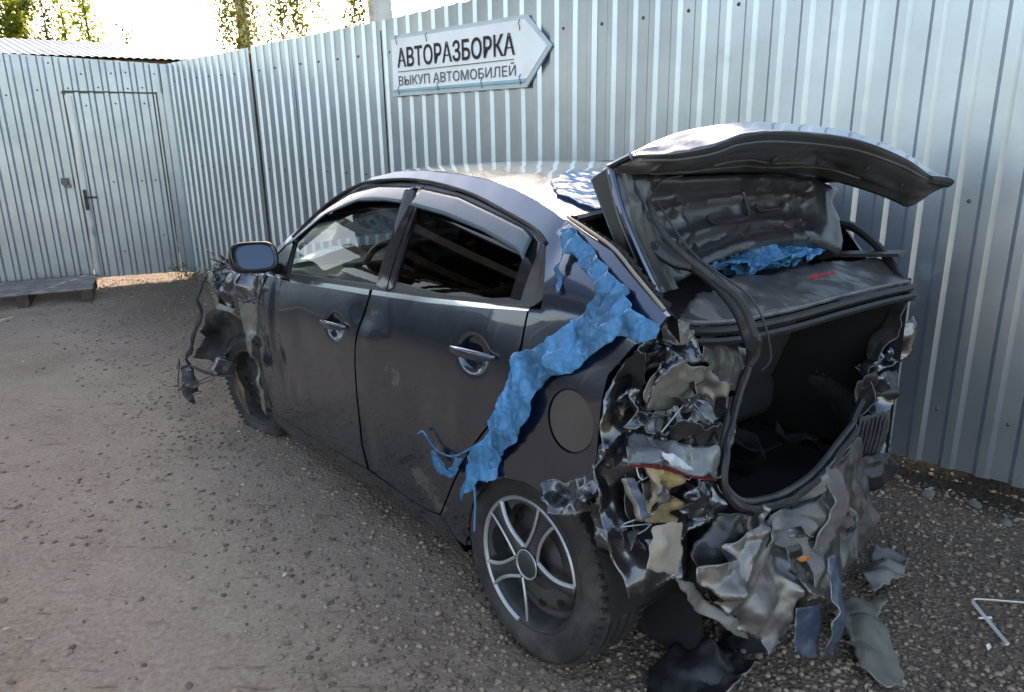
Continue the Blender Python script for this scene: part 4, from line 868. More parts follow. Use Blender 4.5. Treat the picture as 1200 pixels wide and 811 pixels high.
# glass, window frames, belt mouldings
fg = [(1.80, .955), (1.852, 1.066), (1.659, 1.222), (1.424, 1.303), (1.217, 1.331), (1.02, 1.339), (.925, 1.03)]
rg_ = [(.80, 1.046), (.907, 1.335), (.6, 1.322), (.331, 1.286), (.172, 1.257), (.148, 1.222), (.128, 1.098), (.283, 1.071), (.524, 1.052)]
frm_f = [(2.0, .93), (2.012, .983), (1.885, 1.082), (1.686, 1.239), (1.467, 1.333), (1.186, 1.366), (1.008, 1.372), (.93, 1.372), (.835, 1.01), (.93, .995), (1.26, .968), (1.70, .925)]
wfr = panel('window_frame', frm_f, 'black_plastic', dfr, holes=[[(1.79, .945)]+fg[1:-1]+[(.917, 1.018)]], off=-.012, dents=False, s=.04)
frm_r = [(.83, 1.01), (.925, 1.372), (.903, 1.371), (.577, 1.348), (.315, 1.307), (.14, 1.275), (.074, 1.248), (.0, 1.125), (.012, 1.096), (.249, 1.066), (.537, 1.034)]
wrr = panel('window_frame', frm_r, 'black_plastic', drr, holes=[[(x, z) for x, z in rg_]], off=-.012, dents=False, s=.04)
panel('quarter_trim', [(.126, 1.098), (.146, 1.222), (.170, 1.257), (.135, 1.268), (.09, 1.25), (.078, 1.1)], 'black_gloss', drr, off=-.010, dents=False, s=.04)
panel('rear_seal', [(.068, 1.245), (.042, 1.235), (-.018, 1.12), (.002, 1.102), (.02, 1.13)], 'rubber', drr, off=-.006, dents=False, s=.04)
panel('window', [(1.80, .935)]+fg[1:-1]+[(.91, 1.01)], 'glass_clear', dfr, off=-.02, dents=False, s=.05, rim=.003)
panel('window', [(x, z) for x, z in [(.80, 1.03)]+rg_[1:6]+[(.12, 1.08), (.283, 1.055), (.524, 1.036)]], 'glass_tint', drr, off=-.02, dents=False, s=.05, rim=.003)
panel('pillar_cover', [(.928, 1.36), (1.015, 1.36), (.918, 1.02), (.835, 1.012)], 'black_gloss', dfr, off=-.006, dents=False, s=.04)
panel('pillar_cover', [(.922, 1.36), (.905, 1.352), (.795, 1.03), (.828, 1.012)], 'black_gloss', drr, off=-.008, dents=False, s=.04)
panel('chrome_strip', [(1.70, .917), (1.26, .955), (.948, .979), (.945, .999), (1.26, .973), (1.72, .930)], 'chrome', dfr, off=.001, dents=False, s=.05, rim=.01)
panel('chrome_strip', [(.925, .985), (.537, 1.02), (.249, 1.053), (.015, 1.084), (.013, 1.096), (.249, 1.067), (.537, 1.036), (.923, 1.002)], 'chrome', drr, off=.001, dents=False, s=.05, rim=.01)
panel('mirror_triangle', [(2.01, .935), (2.012, .98), (1.885, 1.08), (1.86, 1.062), (1.805, .945), (1.83, .93)], 'black_gloss', dfr, off=-.004, dents=False, s=.04)
# wind deflectors: curved smoked strips standing off the glass
def deflector(top, bot, parent, n=40):
    A = resample(top, n); B = resample(bot, n); v = []; f = []
    for k in range(n):
        for r in range(6):
            t = r/5; x, z = A[k]*(1-t)+B[k]*t; v.append((x, Ys(x, z, False)+.002+.020*math.sin(t*1.5)-.006*t, z))
    for k in range(n-1):
        for r in range(5): f.append((k*6+r, k*6+r+1, (k+1)*6+r+1, (k+1)*6+r))
    o = link('wind_deflector', mesh('wind_deflector', v, f, 60), 'deflector', parent)
    md = o.modifiers.new('thick', 'SOLIDIFY'); md.thickness = .003; return o
deflector([(1.90, 1.075), (1.718, 1.214), (1.497, 1.313), (1.27, 1.352), (.965, 1.364)], [(1.86, 1.062), (1.616, 1.215), (1.364, 1.287), (1.15, 1.302), (.975, 1.303)], dfr)
deflector([(.92, 1.362), (.628, 1.349), (.36, 1.312), (.189, 1.287), (.125, 1.262)], [(.91, 1.300), (.633, 1.286), (.37, 1.260), (.147, 1.224), (.105, 1.205)], drr)
# handles
def door_handle(cx, cz, parent, sl=-.083):
    n = 22; v = []; f = []; k = 10
    for i in range(n):
        t = i/(n-1); x = cx+.118-.236*t; z = cz-sl*(.118-.236*t)*-1
        out = .020*math.sin(math.pi*min(1, max(0, t)))**.5+.004; w_ = .0165*(math.sin(math.pi*(.06+.88*t)))**.5
        yb = Ys(x, z, False)+.004
        for j in range(k):
            a = 2*math.pi*j/k; v.append((x, yb+out+.009*math.cos(a)*(.4+.6*math.sin(math.pi*t)), z+w_*math.sin(a)))
    for i in range(n-1):
        for j in range(k): f.append((i*k+j, i*k+(j+1) % k, (i+1)*k+(j+1) % k, (i+1)*k+j))
    f.append(tuple(range(k-1, -1, -1))); f.append(tuple((n-1)*k+j for j in range(k)))
    link('door_handle', mesh('door_handle', v, f, 70), 'paint', parent)
door_handle(.232, .925, drr); door_handle(1.20, .825, dfr)
# right-hand side, seen through the windows and the boot
rs = silh+[(.0, 1.2), (-.06, 1.09), (-.13, 1.0), (-.15, .92), (-.11, .80), (-.06, .6), (.045, .594), (.156, .53), (.265, .407), (.361, .2), (2.1, .12), (2.13, .5), (2.06, .9)]
rw1 = [(x, z) for x, z in fg]; rw2 = [(x, z) for x, z in rg_]
rb = panel('body_side', rs, 'paint', car, side=-1, holes=[rw1, rw2], s=.06, dents=False); rb['label'] = 'right-hand body side'
panel('window', rw1, 'glass_clear', rb, side=-1, off=-.012, s=.08, rim=.003, dents=False); panel('window', rw2, 'glass_tint', rb, side=-1, off=-.012, s=.08, rim=.003, dents=False)
# roof and windscreen, lofted between the rails
def rail(x):
    xs_ = [p[0] for p in silh][::-1]; zs_ = [p[1] for p in silh][::-1]; z = float(np.interp(x, xs_, zs_)); return Ys(x, z, False), z
def crown(name, x0, x1, m, parent, nx_=34, ny=26, cz=.022, fx_=0., crump=0., dip=0.):
    v = []; f = []
    for i in range(nx_):
        for j in range(ny):
            t = i/(nx_-1); x = x0+(x1-x0)*t; y, z = rail(x); q = -1+2*j/(ny-1); yy = y*q
            zz = z+cz*(1-q*q)**.9+.002*noise.noise((x*3, yy*3, 8.))-.012*(1-q)/2
            if crump:
                g_ = max(0, min(1, (.55-x)/.5)); zz += crump*g_*(noise.noise((x*7, yy*6, 3.))*.6+abs(noise.noise((x*4, yy*9, 6.)))*.8-.3)*(1-q**4)
            v.append((x+fx_*(1-q*q)*t, yy*.999, zz))
    for i in range(nx_-1):
        for j in range(ny-1): f.append((i*ny+j, i*ny+j+1, (i+1)*ny+j+1, (i+1)*ny+j))
    return link(name, mesh(name, v, [tuple(reversed(q)) for q in f] if x1 > x0 else f, 60), m, parent)
rf = crown('roof', .03, 1.50, 'paint', car, 60, 44, cz=.020, fx_=.10, crump=.012)
ws = crown('windscreen', 1.50, 2.05, 'glass_screen', car, 16, 20, cz=.0, fx_=.22)
for q in (0,):
    v = [tuple(p.co) for p in ws.data.vertices]
    for i in range(16):
        for j in range(20):
            k = i*20+j; qq = -1+2*j/19; ws.data.vertices[k].co.x = v[k][0]+.10*(1-qq*qq)*(1-i/15)
# smooth line along the roof gutter
g1 = [(x, Ys(x, z, False)+.002, z) for x, z in [(a[0], a[1]+.002) for a in frame[1:10]]]
MB().tube(smooth_line(g1, 60), .006, 6).build('gutter_seal', 'rubber', car)

# ---- sheet metal and film torn out of shape
def tents(seed, n, lo, hi, ang=None, size=None, long_=1.):
    # creases: each a straight ridge or valley of its own place, length and width (a crumpled sheet never repeats)
    r = random.Random(seed); out = []; S = size or max(hi[0]-lo[0], hi[1]-lo[1])
    for k in range(n):
        a = r.uniform(0, math.pi) if ang is None else r.gauss(ang, .42); w_ = S*(.42*r.random()**1.6+.06); l = w_*r.uniform(1.2, 3.2)*long_
        out.append((r.uniform(lo[0], hi[0]), r.uniform(lo[1], hi[1]), math.cos(a), math.sin(a), w_, l, r.choice([-1, 1])*w_*r.uniform(.5, 1.), r.uniform(.25, .75)))
    return np.array(out)
def tent_h(T_, U):
    h = np.zeros(len(U))
    for (cx, cy, c, s_, w_, l, a, sk) in T_:
        dx = U[:, 0]-cx; dy = U[:, 1]-cy; t = dx*c+dy*s_; d = -dx*s_+dy*c
        m_ = np.maximum(0, 1-np.abs(d)/np.where(d > 0, w_*2*sk, w_*2*(1-sk))-np.abs(t)/l)
        h += a*m_
    return h
def sheet(name, key, m, parent, amp=.12, s=.014, seed=1, jit=.004, w0=.16, w1=.03, nf=6, thick=.0016, sharp=15, inner=True, lift=False, pts=None, edge=.25, m2=None, ang=None, fine_=.55, rimm='torn_edge'):
    out, inn_ = pts if pts else BAKE[key]
    P = np.array(out, float); I = np.array(inn_, float).reshape(-1, 3)
    A = np.vstack([P, I]) if len(I) else P; c = P.mean(0)
    _, _, vt = np.linalg.svd(P-c); nrm = vt[2]
    view = np.array([-1.52, 2.07, 1.56])-c
    if nrm@view < 0: nrm = -nrm
    e1 = vt[0]; e2 = np.cross(nrm, e1)
    p2 = [(float((q-c)@e1), float((q-c)@e2)) for q in P]
    ctl = np.array([((q-c)@e1, (q-c)@e2, (q-c)@nrm) for q in A])
    s = max(.0055, s*fine_) if s < .02 else s
    vv, ff = cdt(p2, s, jit=jit)
    U = np.array(vv); lo, hi = U.min(0), U.max(0); S = max(hi-lo)
    film = rimm is None and lift
    if film: T_ = tents(seed, int(30+6*nf*(hi-lo).prod()/.02), lo, hi, ang, .075, 2.6)
    else: T_ = tents(seed, 5+3*nf, lo, hi, ang, min(S, .34))
    hh = tent_h(T_, U); hh = hh-np.percentile(hh, 12) if lift else hh
    d2 = (U[:, None, 0]-ctl[None, :, 0])**2+(U[:, None, 1]-ctl[None, :, 1])**2+1e-5; wt = d2**-1.3
    base = (wt*ctl[None, :, 2]).sum(1)/wt.sum(1); V = []
    k_ = amp*(1.5 if film else 2.3)
    for i, (u, v_) in enumerate(vv):
        h = base[i]+k_*hh[i]+amp*.04*noise.noise((u*24, v_*24, seed))+amp*.08*noise.noise((u*9, v_*9, seed))
        q = c+e1*u+e2*v_+nrm*h+e1*(edge*k_*.5*hh[i])+e2*(edge*k_*.35*hh[i]); V.append(tuple(q))
    o = link(name, mesh(name, V, ff, sharp), m, parent)
    o.data.materials.append(MATS[m2 or m]); o.data.materials.append(MATS[rimm or m])
    md = o.modifiers.new('thick', 'SOLIDIFY'); md.thickness = thick; md.offset = 0; md.material_offset = 1; md.material_offset_rim = 2
    return o
T = 'paint_torn'
sheet('corner_shell', 'corner_shell', T, car, .12, seed=303, s=.014, nf=7, rimm='torn_edge', m2='primer')
sheet('rear_shell', 'rear_shell', 'shell_dark', car, .10, seed=305, s=.014, nf=7)
tp = sheet('tail_panel', 'tailA', T, car, .05, seed=3, w0=.2, m2='primer')
sheet('tail_curl', 'tailB', 'primer', car, .08, seed=4)
sheet('tail_fold', 'tailC', T, car, .05, seed=5, m2='primer')
sheet('tail_fold', 'tailD', 'black_plastic', car, .06, seed=6)
sheet('tail_cap', 'cap', 'primer', car, .16, seed=7, s=.010)
sheet('inner_side', 'inner_wall', 'deck_grey', car, .07, seed=8, s=.012)
lp = sheet('tail_lamp', 'lamp', 'lens', car, .05, seed=9, w0=.1, nf=4)
sheet('lamp_glint', 'lamp_stripe', 'lens_stripe', lp, .04, seed=10)  # pale stripe painted as the reflection on the dark lamp glass
MB().tube(smooth_line([BAKE['lamp'][0][i] for i in (9, 8, 7, 6, 5)], 30), .005, 5).build('lamp_edge', 'lens_red', lp)
sheet('lamp_bay', 'cavity', 'void', car, .03, seed=11)  # near-black sheet, paints the deep shade behind the lamp
sheet('foam_block', 'foam', 'foam', car, .16, seed=12, s=.009, w0=.06, w1=.015, thick=.01)
sheet('bracket', 'bracket', 'bare', car, .10, seed=13, s=.008, w0=.05, w1=.02)
pl_ = sheet('connector', 'plug', 'blue_steel', car, .02, seed=14, thick=.018)
sheet('plate', 'plate', 'plate_mat', car, .03, seed=15, w0=.2, nf=3)
sheet('torn_shard', 'shard', T, car, .16, seed=16, s=.010)
sheet('torn_strip', 'strip', T, car, .12, seed=17, s=.011, w0=.12, m2='primer')
sheet('torn_gap', 'tear', 'void', car, .05, seed=18)  # near-black backing sheet, paints the shade inside the tear
sheet('wheel_arch_liner', 'liner', 'black_plastic', car, .07, seed=19)
sheet('arch_flap', 'flap', T, car, .03, seed=20, s=.010, nf=0, m2='bare')
sheet('torn_stalk', 'stalk', T, car, .16, seed=21, s=.009)
fp = sheet('floor_panel', 'floor_panel', 'bare', car, .12, seed=22, s=.011, w0=.20, w1=.05, nf=6)
sheet('rear_panel', 'rear_panel', 'grey_dust', car, .13, seed=23, s=.011)
sheet('boot_lip', 'lip', 'grey_dust', car, .12, seed=24, s=.011)
sheet('rear_corner', 'side_panel_low', 'rusty', car, .07, seed=25)
sheet('bumper_beam', 'bumper_beam', 'rusty', car, .05, seed=26, thick=.006)
sheet('hanging_strip', 'beam_tail', 'blue_steel', car, .05, seed=27, thick=.004)
sheet('blue_plate', 'blue_bit', 'blue_steel', car, .03, seed=28, thick=.003)
sheet('curled_rail', 'curl', 'steel_dark', car, .12, seed=29, s=.008, w0=.05, thick=.008)
sheet('hanging_edge', 'hang_edge', 'grey_dust', car, .07, seed=30, thick=.004)
sheet('right_quarter', 'rq_main', T, car, .10, seed=31, w0=.12, m2='primer')
sheet('right_fold', 'rq_fold', T, car, .20, seed=32, s=.011, w0=.08)
sheet('right_lamp_bay', 'rq_box', 'black_plastic', car, .16, seed=33, w0=.08)
rv = sheet('bumper_vent', 'rq_vent', 'black_plastic', car, .03, seed=34)
a_, b_, c_, d_, e_, f_ = [Vector(q) for q in BAKE['rq_vent'][0]]
for k in range(6):
    t = (k+.7)/6.6; p = a_.lerp(b_, t)+Vector((-.012, .006, -.01)); q = f_.lerp(d_, t*.9)+Vector((-.012, .006, .012)); MB().tube([p, p.lerp(q, .5)+Vector((-.004, .003, 0)), q], .0045, 5).build('vent_rib', 'black_plastic', rv)
sheet('bumper_corner', 'rq_low', 'black_plastic', car, .12, seed=35, w0=.10)
sheet('right_inner', 'rq_inner', 'steel_dark', car, .06, seed=36)
dk_ = sheet('rear_deck', 'deck', 'deck_grey', car, .035, seed=37, w0=.4, nf=4, s=.018, sharp=40)
sheet('red_mark', 'deck_red', 'red_paint', dk_, .0, seed=38, thick=.001, pts=([(x-.012, y+.012, z+.012) for x, y, z in BAKE['deck_red'][0]], []))
om = [(x, y, z) for (x, y, z) in [(-.632, .455, .475), (-.637, .425, .478), (-.634, .395, .465), (-.628, .38, .452), (-.634, .42, .456)]]
sheet('orange_mark', '', 'orange_mark', fp, .03, s=.008, seed=60, thick=.002, pts=(om, []))
# small torn bits, bolts and wires inside the broken corner
random.seed(5)
for k in range(10):
    c = Vector((random.uniform(-.46, -.41), random.uniform(.62, .92), random.uniform(.60, .95)))
    pts = [c+Vector((random.gauss(0, .02), random.gauss(0, .035), random.gauss(0, .035))) for _ in range(4)]
    MB().tube(smooth_line(pts, 12), random.choice([.0014, .0018, .0024]), 5).build('wire', random.choice(['cable', 'cable', 'lens_stripe', 'cable']), car)
for k in range(9):
    c = np.array([random.uniform(-.47, -.40), random.uniform(.58, .90), random.uniform(.55, .95)]); n = 5
    a = rng.normal(size=3); a /= np.linalg.norm(a); b2 = np.cross(a, rng.normal(size=3)); b2 /= np.linalg.norm(b2)
    pts = [tuple(c+(a*math.cos(2*math.pi*i/n)*random.uniform(.012, .04)+b2*math.sin(2*math.pi*i/n)*random.uniform(.008, .022))) for i in range(n)]
    sheet('fragment', '', random.choice(['primer', 'black_plastic', 'black_plastic', 'paint_torn', 'lens']), car, .2, s=.008, seed=70+k, w0=.04, w1=.015, pts=(pts, []))
for k in range(6):
    c = np.array([random.uniform(-.59, -.52), random.uniform(-.05, .55), random.uniform(.25, .56)])
    a = rng.normal(size=3); a /= np.linalg.norm(a); b2 = np.cross(a, rng.normal(size=3)); b2 /= np.linalg.norm(b2); n = 5
    pts = [tuple(c+(a*math.cos(2*math.pi*i/n)*random.uniform(.02, .06)+b2*math.sin(2*math.pi*i/n)*random.uniform(.008, .02))) for i in range(n)]
    sheet('fragment', '', random.choice(['primer', 'bare', 'grey_dust', 'steel_dark']), car, .2, s=.008, seed=90+k, w0=.04, w1=.015, pts=(pts, []))

# ---- boot lid, swung open
lid = empty('boot_lid'); lid.parent = car
LN = Vector(BAKE_LN)
B_ = {k: [Vector(q) for q in v[0]] for k, v in BAKE.items()}
outer = B_['lid_left'][::-1]+B_['lid_bot'][1:]+[q for q in B_['lid_right'][::-1][1:]]+[B_['lid_top'][5]]+B_['lid_top'][4:0:-1]
lc = sum(outer, Vector())/len(outer); le1 = (B_['lid_bot'][-1]-B_['lid_bot'][0]).normalized(); le1 = (le1-LN*le1.dot(LN)).normalized(); le2 = LN.cross(le1)
def l2(q): d = Vector(q)-lc; return (d.dot(le1), d.dot(le2))
def l3(u, v_, h): return tuple(lc+le1*u+le2*v_+LN*h)
O2 = [l2(q) for q in outer]; R2 = [l2(q) for q in B_['rec']]
if sum(O2[i][0]*O2[(i+1) % len(O2)][1]-O2[(i+1) % len(O2)][0]*O2[i][1] for i in range(len(O2))) < 0: O2.reverse()
vv, ff = cdt(O2, .014)
V = []
for u, v_ in vv:
    ein = segdist(u, v_, R2); eo = segdist(u, v_, O2); inside = inpoly(u, v_, R2)
    if inside:
        k = min(1, ein/.028); h = -.050*k*k*(3-2*k)
        # pressed ribs and holes of the inner skin
        g_ = .020*math.exp(-((abs(v_-.06+.10*(u*1.3)**2)-.045)/.016)**2)+.010*math.exp(-((abs(u+.12)-.16)/.02)**2)*(v_ > .0)+.016*math.exp(-((u-.33)/.03)**2)+.012*math.exp(-((math.hypot(u+.33, v_-.03)-.05)/.012)**2)
        h += g_*k
        for (hx, hv) in ((-.30, -.06), (-.02, -.045), (.20, -.03), (.33, -.02)): h -= .02*math.exp(-(((u-hx)**2+(v_-hv)**2)/.012**2))
    else:
        k = min(1, ein/.03); k2 = min(1, eo/.02); h = .012*k*k*(3-2*k)-.014*(1-k2)**2
        if u < -.38: h += .012*math.sin((u+v_*.3)*60)*min(1, eo/.04)*(.4+.6*(v_ > .05))
    h += .006*noise.noise((u*5, v_*5, 2.))+.0025*noise.noise((u*14, v_*14, 5.))
    V.append(l3(u, v_, h))
link('inner_skin', mesh('inner_skin', V, ff, 60), 'lid_grey', lid)
ll = smooth_line([l3(*l2(q), 0) for q in B_['lid_left']], 24); v = []; f = []
inw = np.array(le1)
for i in range(24):
    t = i/23; wq = .085*(1-.25*t)
    for (k, h) in ((.0, -.016), (.12, .004), (.30, .010), (.36, .028), (.66, .030), (.74, .012), (1., -.02)):
        q = ll[i]+inw*(wq*k)+np.array(LN)*(h+.010*math.exp(-((t-.75)/.1)**2)*math.sin(i*1.3)*(k > .2)); v.append(tuple(q))
for i in range(23):
    for k in range(6): f.append((i*7+k, i*7+k+1, (i+1)*7+k+1, (i+1)*7+k))
link('side_beam', mesh('side_beam', v, f, 14), 'beam_grey', lid)
low = B_['lid_top'][:5]+B_['tail_low'][::-1][1:]
low = [q+LN*.004 for q in low]; rim_ = B_['rim']; skin_ = B_['skin']
A = smooth_line(low, 80); Bm = smooth_line(rim_, 80)
mid = [(A[i]+Bm[i])/2+np.array(Vector((-.10, -.02, -.35)).normalized())*.022*math.sin(math.pi*min(1, .03+i/79)) for i in range(80)]
v = []; f = []; rows = 14
for r in range(rows+1):
    t = r/rows
    for i in range(80):
        q = (1-t)**2*A[i]+2*t*(1-t)*np.array(mid[i])+t*t*Bm[i]
        c_ = max(0, 1-i/34); q = q+np.array(LN)*(.040*c_*(abs(noise.noise((i*.13, r*.2, 3.)))*1.6-.4)*math.sin(math.pi*min(1, t*1.02)))
        st_ = lambda z_: (lambda y_: y_*y_*(3-2*y_))(max(0, min(1, z_)))
        q = q+np.array((-.62, -.05, -.5))*(.016*st_((t-.26)/.08)-.012*st_((t-.80)/.1)+.007*math.exp(-((t-.55)/.05)**2)*(18 < i < 60)-.010*math.exp(-((i-44)/2.2)**2-((t-.55)/.12)**2)-.012*math.exp(-((i-70)/2.2)**2-((t-.5)/.14)**2))
        q = q+np.array((-.7, -.05, -.4))*(math.sin(math.pi*min(1, t*1.05))*(.030*math.exp(-(i/30)**2)*(abs(noise.noise((i*.11, t*1.6, 4.)))*2-.4)+.012*(abs(noise.noise((i*.07, t*2.2, 8.)))*2-.4)))
        q = q+np.array(LN)*(.016*math.exp(-((i-52)/7)**2-((t-.35)/.25)**2)-.010*math.exp(-((i-66)/5)**2-((t-.45)/.2)**2)+.006*noise.noise((i*.08, t*2.5, 9.)))
        v.append(tuple(q))
for r in range(rows):
    for i in range(79): f.append((r*80+i, r*80+i+1, (r+1)*80+i+1, (r+1)*80+i))
for r_, a0, a1, rad in ((4, 3, 62, .0045), (12, 2, 76, .004), (7, 20, 44, .003)):
    MB().tube(smooth_line([Vector(v[r_*80+i])+Vector((-.003, 0, -.002)) for i in range(a0, a1, 3)], 50), rad, 6).build('pressed_rib', 'beam_grey', lid)
for r_, i_ in ((8, 34), (7, 48), (8, 60), (7, 69)):
    q = Vector(v[r_*80+i_]); MB().lathe([(0, .003), (.010, .002), (.014, -.004)], 12, 'Z').build('plug', 'rubber', lid, loc=q+Vector((-.004, 0, -.003)), rot=Vector((-.62, -.05, -.5)).to_track_quat('Z', 'Y').to_euler())
o = link('tail_inner', mesh('tail_inner', v, f, 50), 'tail_grey', lid); md = o.modifiers.new('thick', 'SOLIDIFY'); md.thickness = .004
# outer skin: from the rim over the spoiler edge and down the far side
bot_o = [q-LN*.072 for q in B_['lid_bot']]; top_o = [q-LN*.074+Vector((0, 0, .05 if n_ > 1 else .012*n_)) for n_, q in enumerate( [B_['lid_top'][0], B_['lid_top'][1], B_['lid_top'][2], B_['lid_top'][3], B_['lid_top'][4]+Vector((0, .05, 0)), B_['lid_top'][5]+Vector((.02, .05, 0))])]
C4 = [smooth_line(c, 70) for c in ([q+Vector((0, 0, -.002)) for q in rim_], skin_, top_o, bot_o)]
v = []; f = []; tt = []
for a in range(3):
    for k in range(8): tt.append((a, k/8))
tt.append((2, 1.))
for (a, t) in tt:
    for i in range(70):
        q = C4[a][i]*(1-t)+C4[a+1][i]*t
        cr = max(0, 1-i/30)*(1 if a == 0 else .3)
        q = q+np.array((0, 0, 1.))*(.016*cr*(abs(noise.noise((i*.25, (a+t)*3, 1.)))*1.5-.45)*math.sin(math.pi*min(1, t+.15)))
        v.append(tuple(q))
for r in range(len(tt)-1):
    for i in range(69): f.append((r*70+i, (r+1)*70+i, (r+1)*70+i+1, r*70+i+1))
o = link('outer_skin', mesh('outer_skin', v, f, 40), 'paint', lid); md = o.modifiers.new('thick', 'SOLIDIFY'); md.thickness = .003
sw_ = [tuple(q) for q in B_['lid_left']]+[tuple(rim_[0]), tuple(skin_[0]), tuple(top_o[0]), tuple(bot_o[0])]
link('side_wall', mesh('side_wall', sw_, [tuple(range(len(sw_)))]), 'weather', lid)
v, f = loft([[q for q in B_['lid_bot']], bot_o], 30, 3); link('front_wall', mesh('front_wall', v, f, 40), 'lid_grey', lid)
MB().tube(smooth_line([q+LN*.004 for q in B_['lid_left']]+[rim_[0], rim_[1]], 40), .010, 8).build('rolled_edge', 'paint', lid)
# rubber tip of the lid and latch piece
MB().tube([rim_[-2]+Vector((.0, .0, -.012)), rim_[-1]+Vector((-.005, -.01, -.006)), rim_[-1]+Vector((-.01, -.03, -.004))], [.014, .017, .008], 8).build('corner_stop', 'rubber', lid)
lt = A[54]; MB().box((lt[0]-.05, lt[1], lt[2]+.035), (.05, .09, .022), R(10), ('X', R(25))).build('latch', 'black_plastic', lid, bevel=.005)
MB().tube([(A[34][0]-.06, A[34][1], A[34][2]+.045), (A[34][0]-.075, A[34][1], A[34][2]+.035)], [.012, .014], 10).build('grommet', 'rubber', lid)
# raised pressings in the recess: two framed pockets
for (u0, u1, v0, v1) in ((-.16, .07, .03, .125), (.12, .30, .05, .13)):
    pts = [(u0, v0+.02), (u0+.02, v0), (u1-.02, v0), (u1, v0+.02), (u1, v1-.01)]
    MB().tube([l3(u, v_, -.036) for u, v_ in pts], .007, 6).build('pressed_rib', 'lid_grey', lid)
MB().tube([l3(u, -.085+.10*u*u*-1.2+.03, -.034) for u in np.linspace(-.40, .36, 20)], .009, 6).build('pressed_rib', 'lid_grey', lid)
for u in (-.27, -.03, .17, .30):
    MB().lathe([(0, 0), (.011, 0), (.013, .002)], 10, 'Z').build('hole', 'void', lid, loc=l3(u, -.03-.1*u*u, -.033), rot=LN.to_track_quat('Z', 'Y').to_euler())
# hinge arms and wiring
MB().tube(smooth_line(B_['armL'], 40), .0135, 8, 1.5).build('hinge_arm', 'black_plastic', car)
MB().tube(smooth_line([q+Vector((.012, -.035, .0)) for q in B_['armL'][2:]], 36), .011, 8).build('hinge_arm', 'steel_dark', car)
MB().tube(smooth_line(B_['armR'], 36), .016, 8, 1.3).build('hinge_arm', 'black_plastic', car)
MB().tube(smooth_line(B_['cableL2'], 44), .0085, 7).build('wiring', 'rubber', car)
MB().tube(smooth_line([B_['cableL2'][0]+Vector((-.01, -.02, .0)), B_['cableL2'][2]+Vector((-.02, -.02, 0)), B_['cableL2'][4]+Vector((-.02, -.03, 0)), B_['cableL2'][6]+Vector((-.02, -.03, 0)), B_['cableL2'][7]+Vector((-.01, -.04, -.02))], 40), .003, 5).build('wiring', 'cable', car)
MB().tube(smooth_line(B_['cable'], 16), .003, 5).build('wiring', 'deck_grey', lid)
for q in (B_['armL'][1], B_['armL'][3]):
    MB().box(q+Vector((-.004, .0, .0)), (.02, .028, .024), R(15)).build('cable_clip', 'black_plastic', car, bevel=.003)
# seals round the boot opening
MB().tube(smooth_line(B_['wsT'], 60), .013, 8).build('boot_seal', 'weather', car)
MB().tube(smooth_line([q+Vector((.012, 0, .020)) for q in B_['wsT']], 60), .007, 6).build('deck_edge', 'bare', car)
MB().tube(smooth_line([q+Vector((-.012, 0, -.026)) for q in B_['wsT']], 60), .011, 6).build('boot_seal', 'weather', car)
wl = smooth_line(B_['wsL'][1:], 90); wl = [tuple(q+np.array([.010*noise.noise((k*.21, j, 3.)) for j in range(3)])*math.sin(math.pi*k/89)) for k, q in enumerate(wl)]
MB().tube(wl, [.0125*(1-.35*max(0, noise.noise((k*.3, 1., 1.)))) for k in range(90)], 8).build('boot_seal', 'weather', car)
MB().tube(smooth_line([q+Vector((.02, -.012, .012)) for q in B_['wsL'][5:-2]], 70), .010, 7).build('boot_seal', 'steel_dark', car)
# boot interior
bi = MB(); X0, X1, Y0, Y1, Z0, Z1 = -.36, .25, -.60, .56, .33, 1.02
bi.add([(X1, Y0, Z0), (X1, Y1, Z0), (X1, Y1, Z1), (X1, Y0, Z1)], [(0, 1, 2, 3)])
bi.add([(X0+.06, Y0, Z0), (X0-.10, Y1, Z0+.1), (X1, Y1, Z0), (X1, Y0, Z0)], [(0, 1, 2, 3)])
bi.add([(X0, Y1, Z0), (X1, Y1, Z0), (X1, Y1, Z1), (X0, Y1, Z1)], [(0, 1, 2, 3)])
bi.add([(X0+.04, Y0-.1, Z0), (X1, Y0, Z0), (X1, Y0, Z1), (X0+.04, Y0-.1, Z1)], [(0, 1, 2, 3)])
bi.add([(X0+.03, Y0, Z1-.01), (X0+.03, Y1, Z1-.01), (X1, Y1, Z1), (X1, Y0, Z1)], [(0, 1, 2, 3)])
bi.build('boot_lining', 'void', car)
random.seed(9)
for k in range(4):
    c = np.array([random.uniform(-.2, .05), random.uniform(-.35, .40), random.uniform(.42, .62)])
    a = rng.normal(size=3); a /= np.linalg.norm(a); b2 = np.cross(a, rng.normal(size=3)); b2 /= np.linalg.norm(b2); n = 6
    pts = [tuple(c+(a*math.cos(2*math.pi*i/n)*random.uniform(.05, .12)+b2*math.sin(2*math.pi*i/n)*random.uniform(.04, .09))) for i in range(n)]
    sheet('trim_scrap', '', random.choice(['fabric', 'void', 'fabric', 'black_plastic']), car, .2, s=.02, seed=120+k, w0=.1, w1=.04, pts=(pts, []), rimm=None)
# underbody, so the car is solid from below
ub = MB(); ub.box((.9, 0, .20), (2.3, 1.5, .06)); ub.build('underbody', 'black_plastic', car, bevel=.02)
ub = MB(); ub.box((2.18, 0, .50), (.05, 1.42, .70)); ub.build('bulkhead', 'black_plastic', car, bevel=.02)
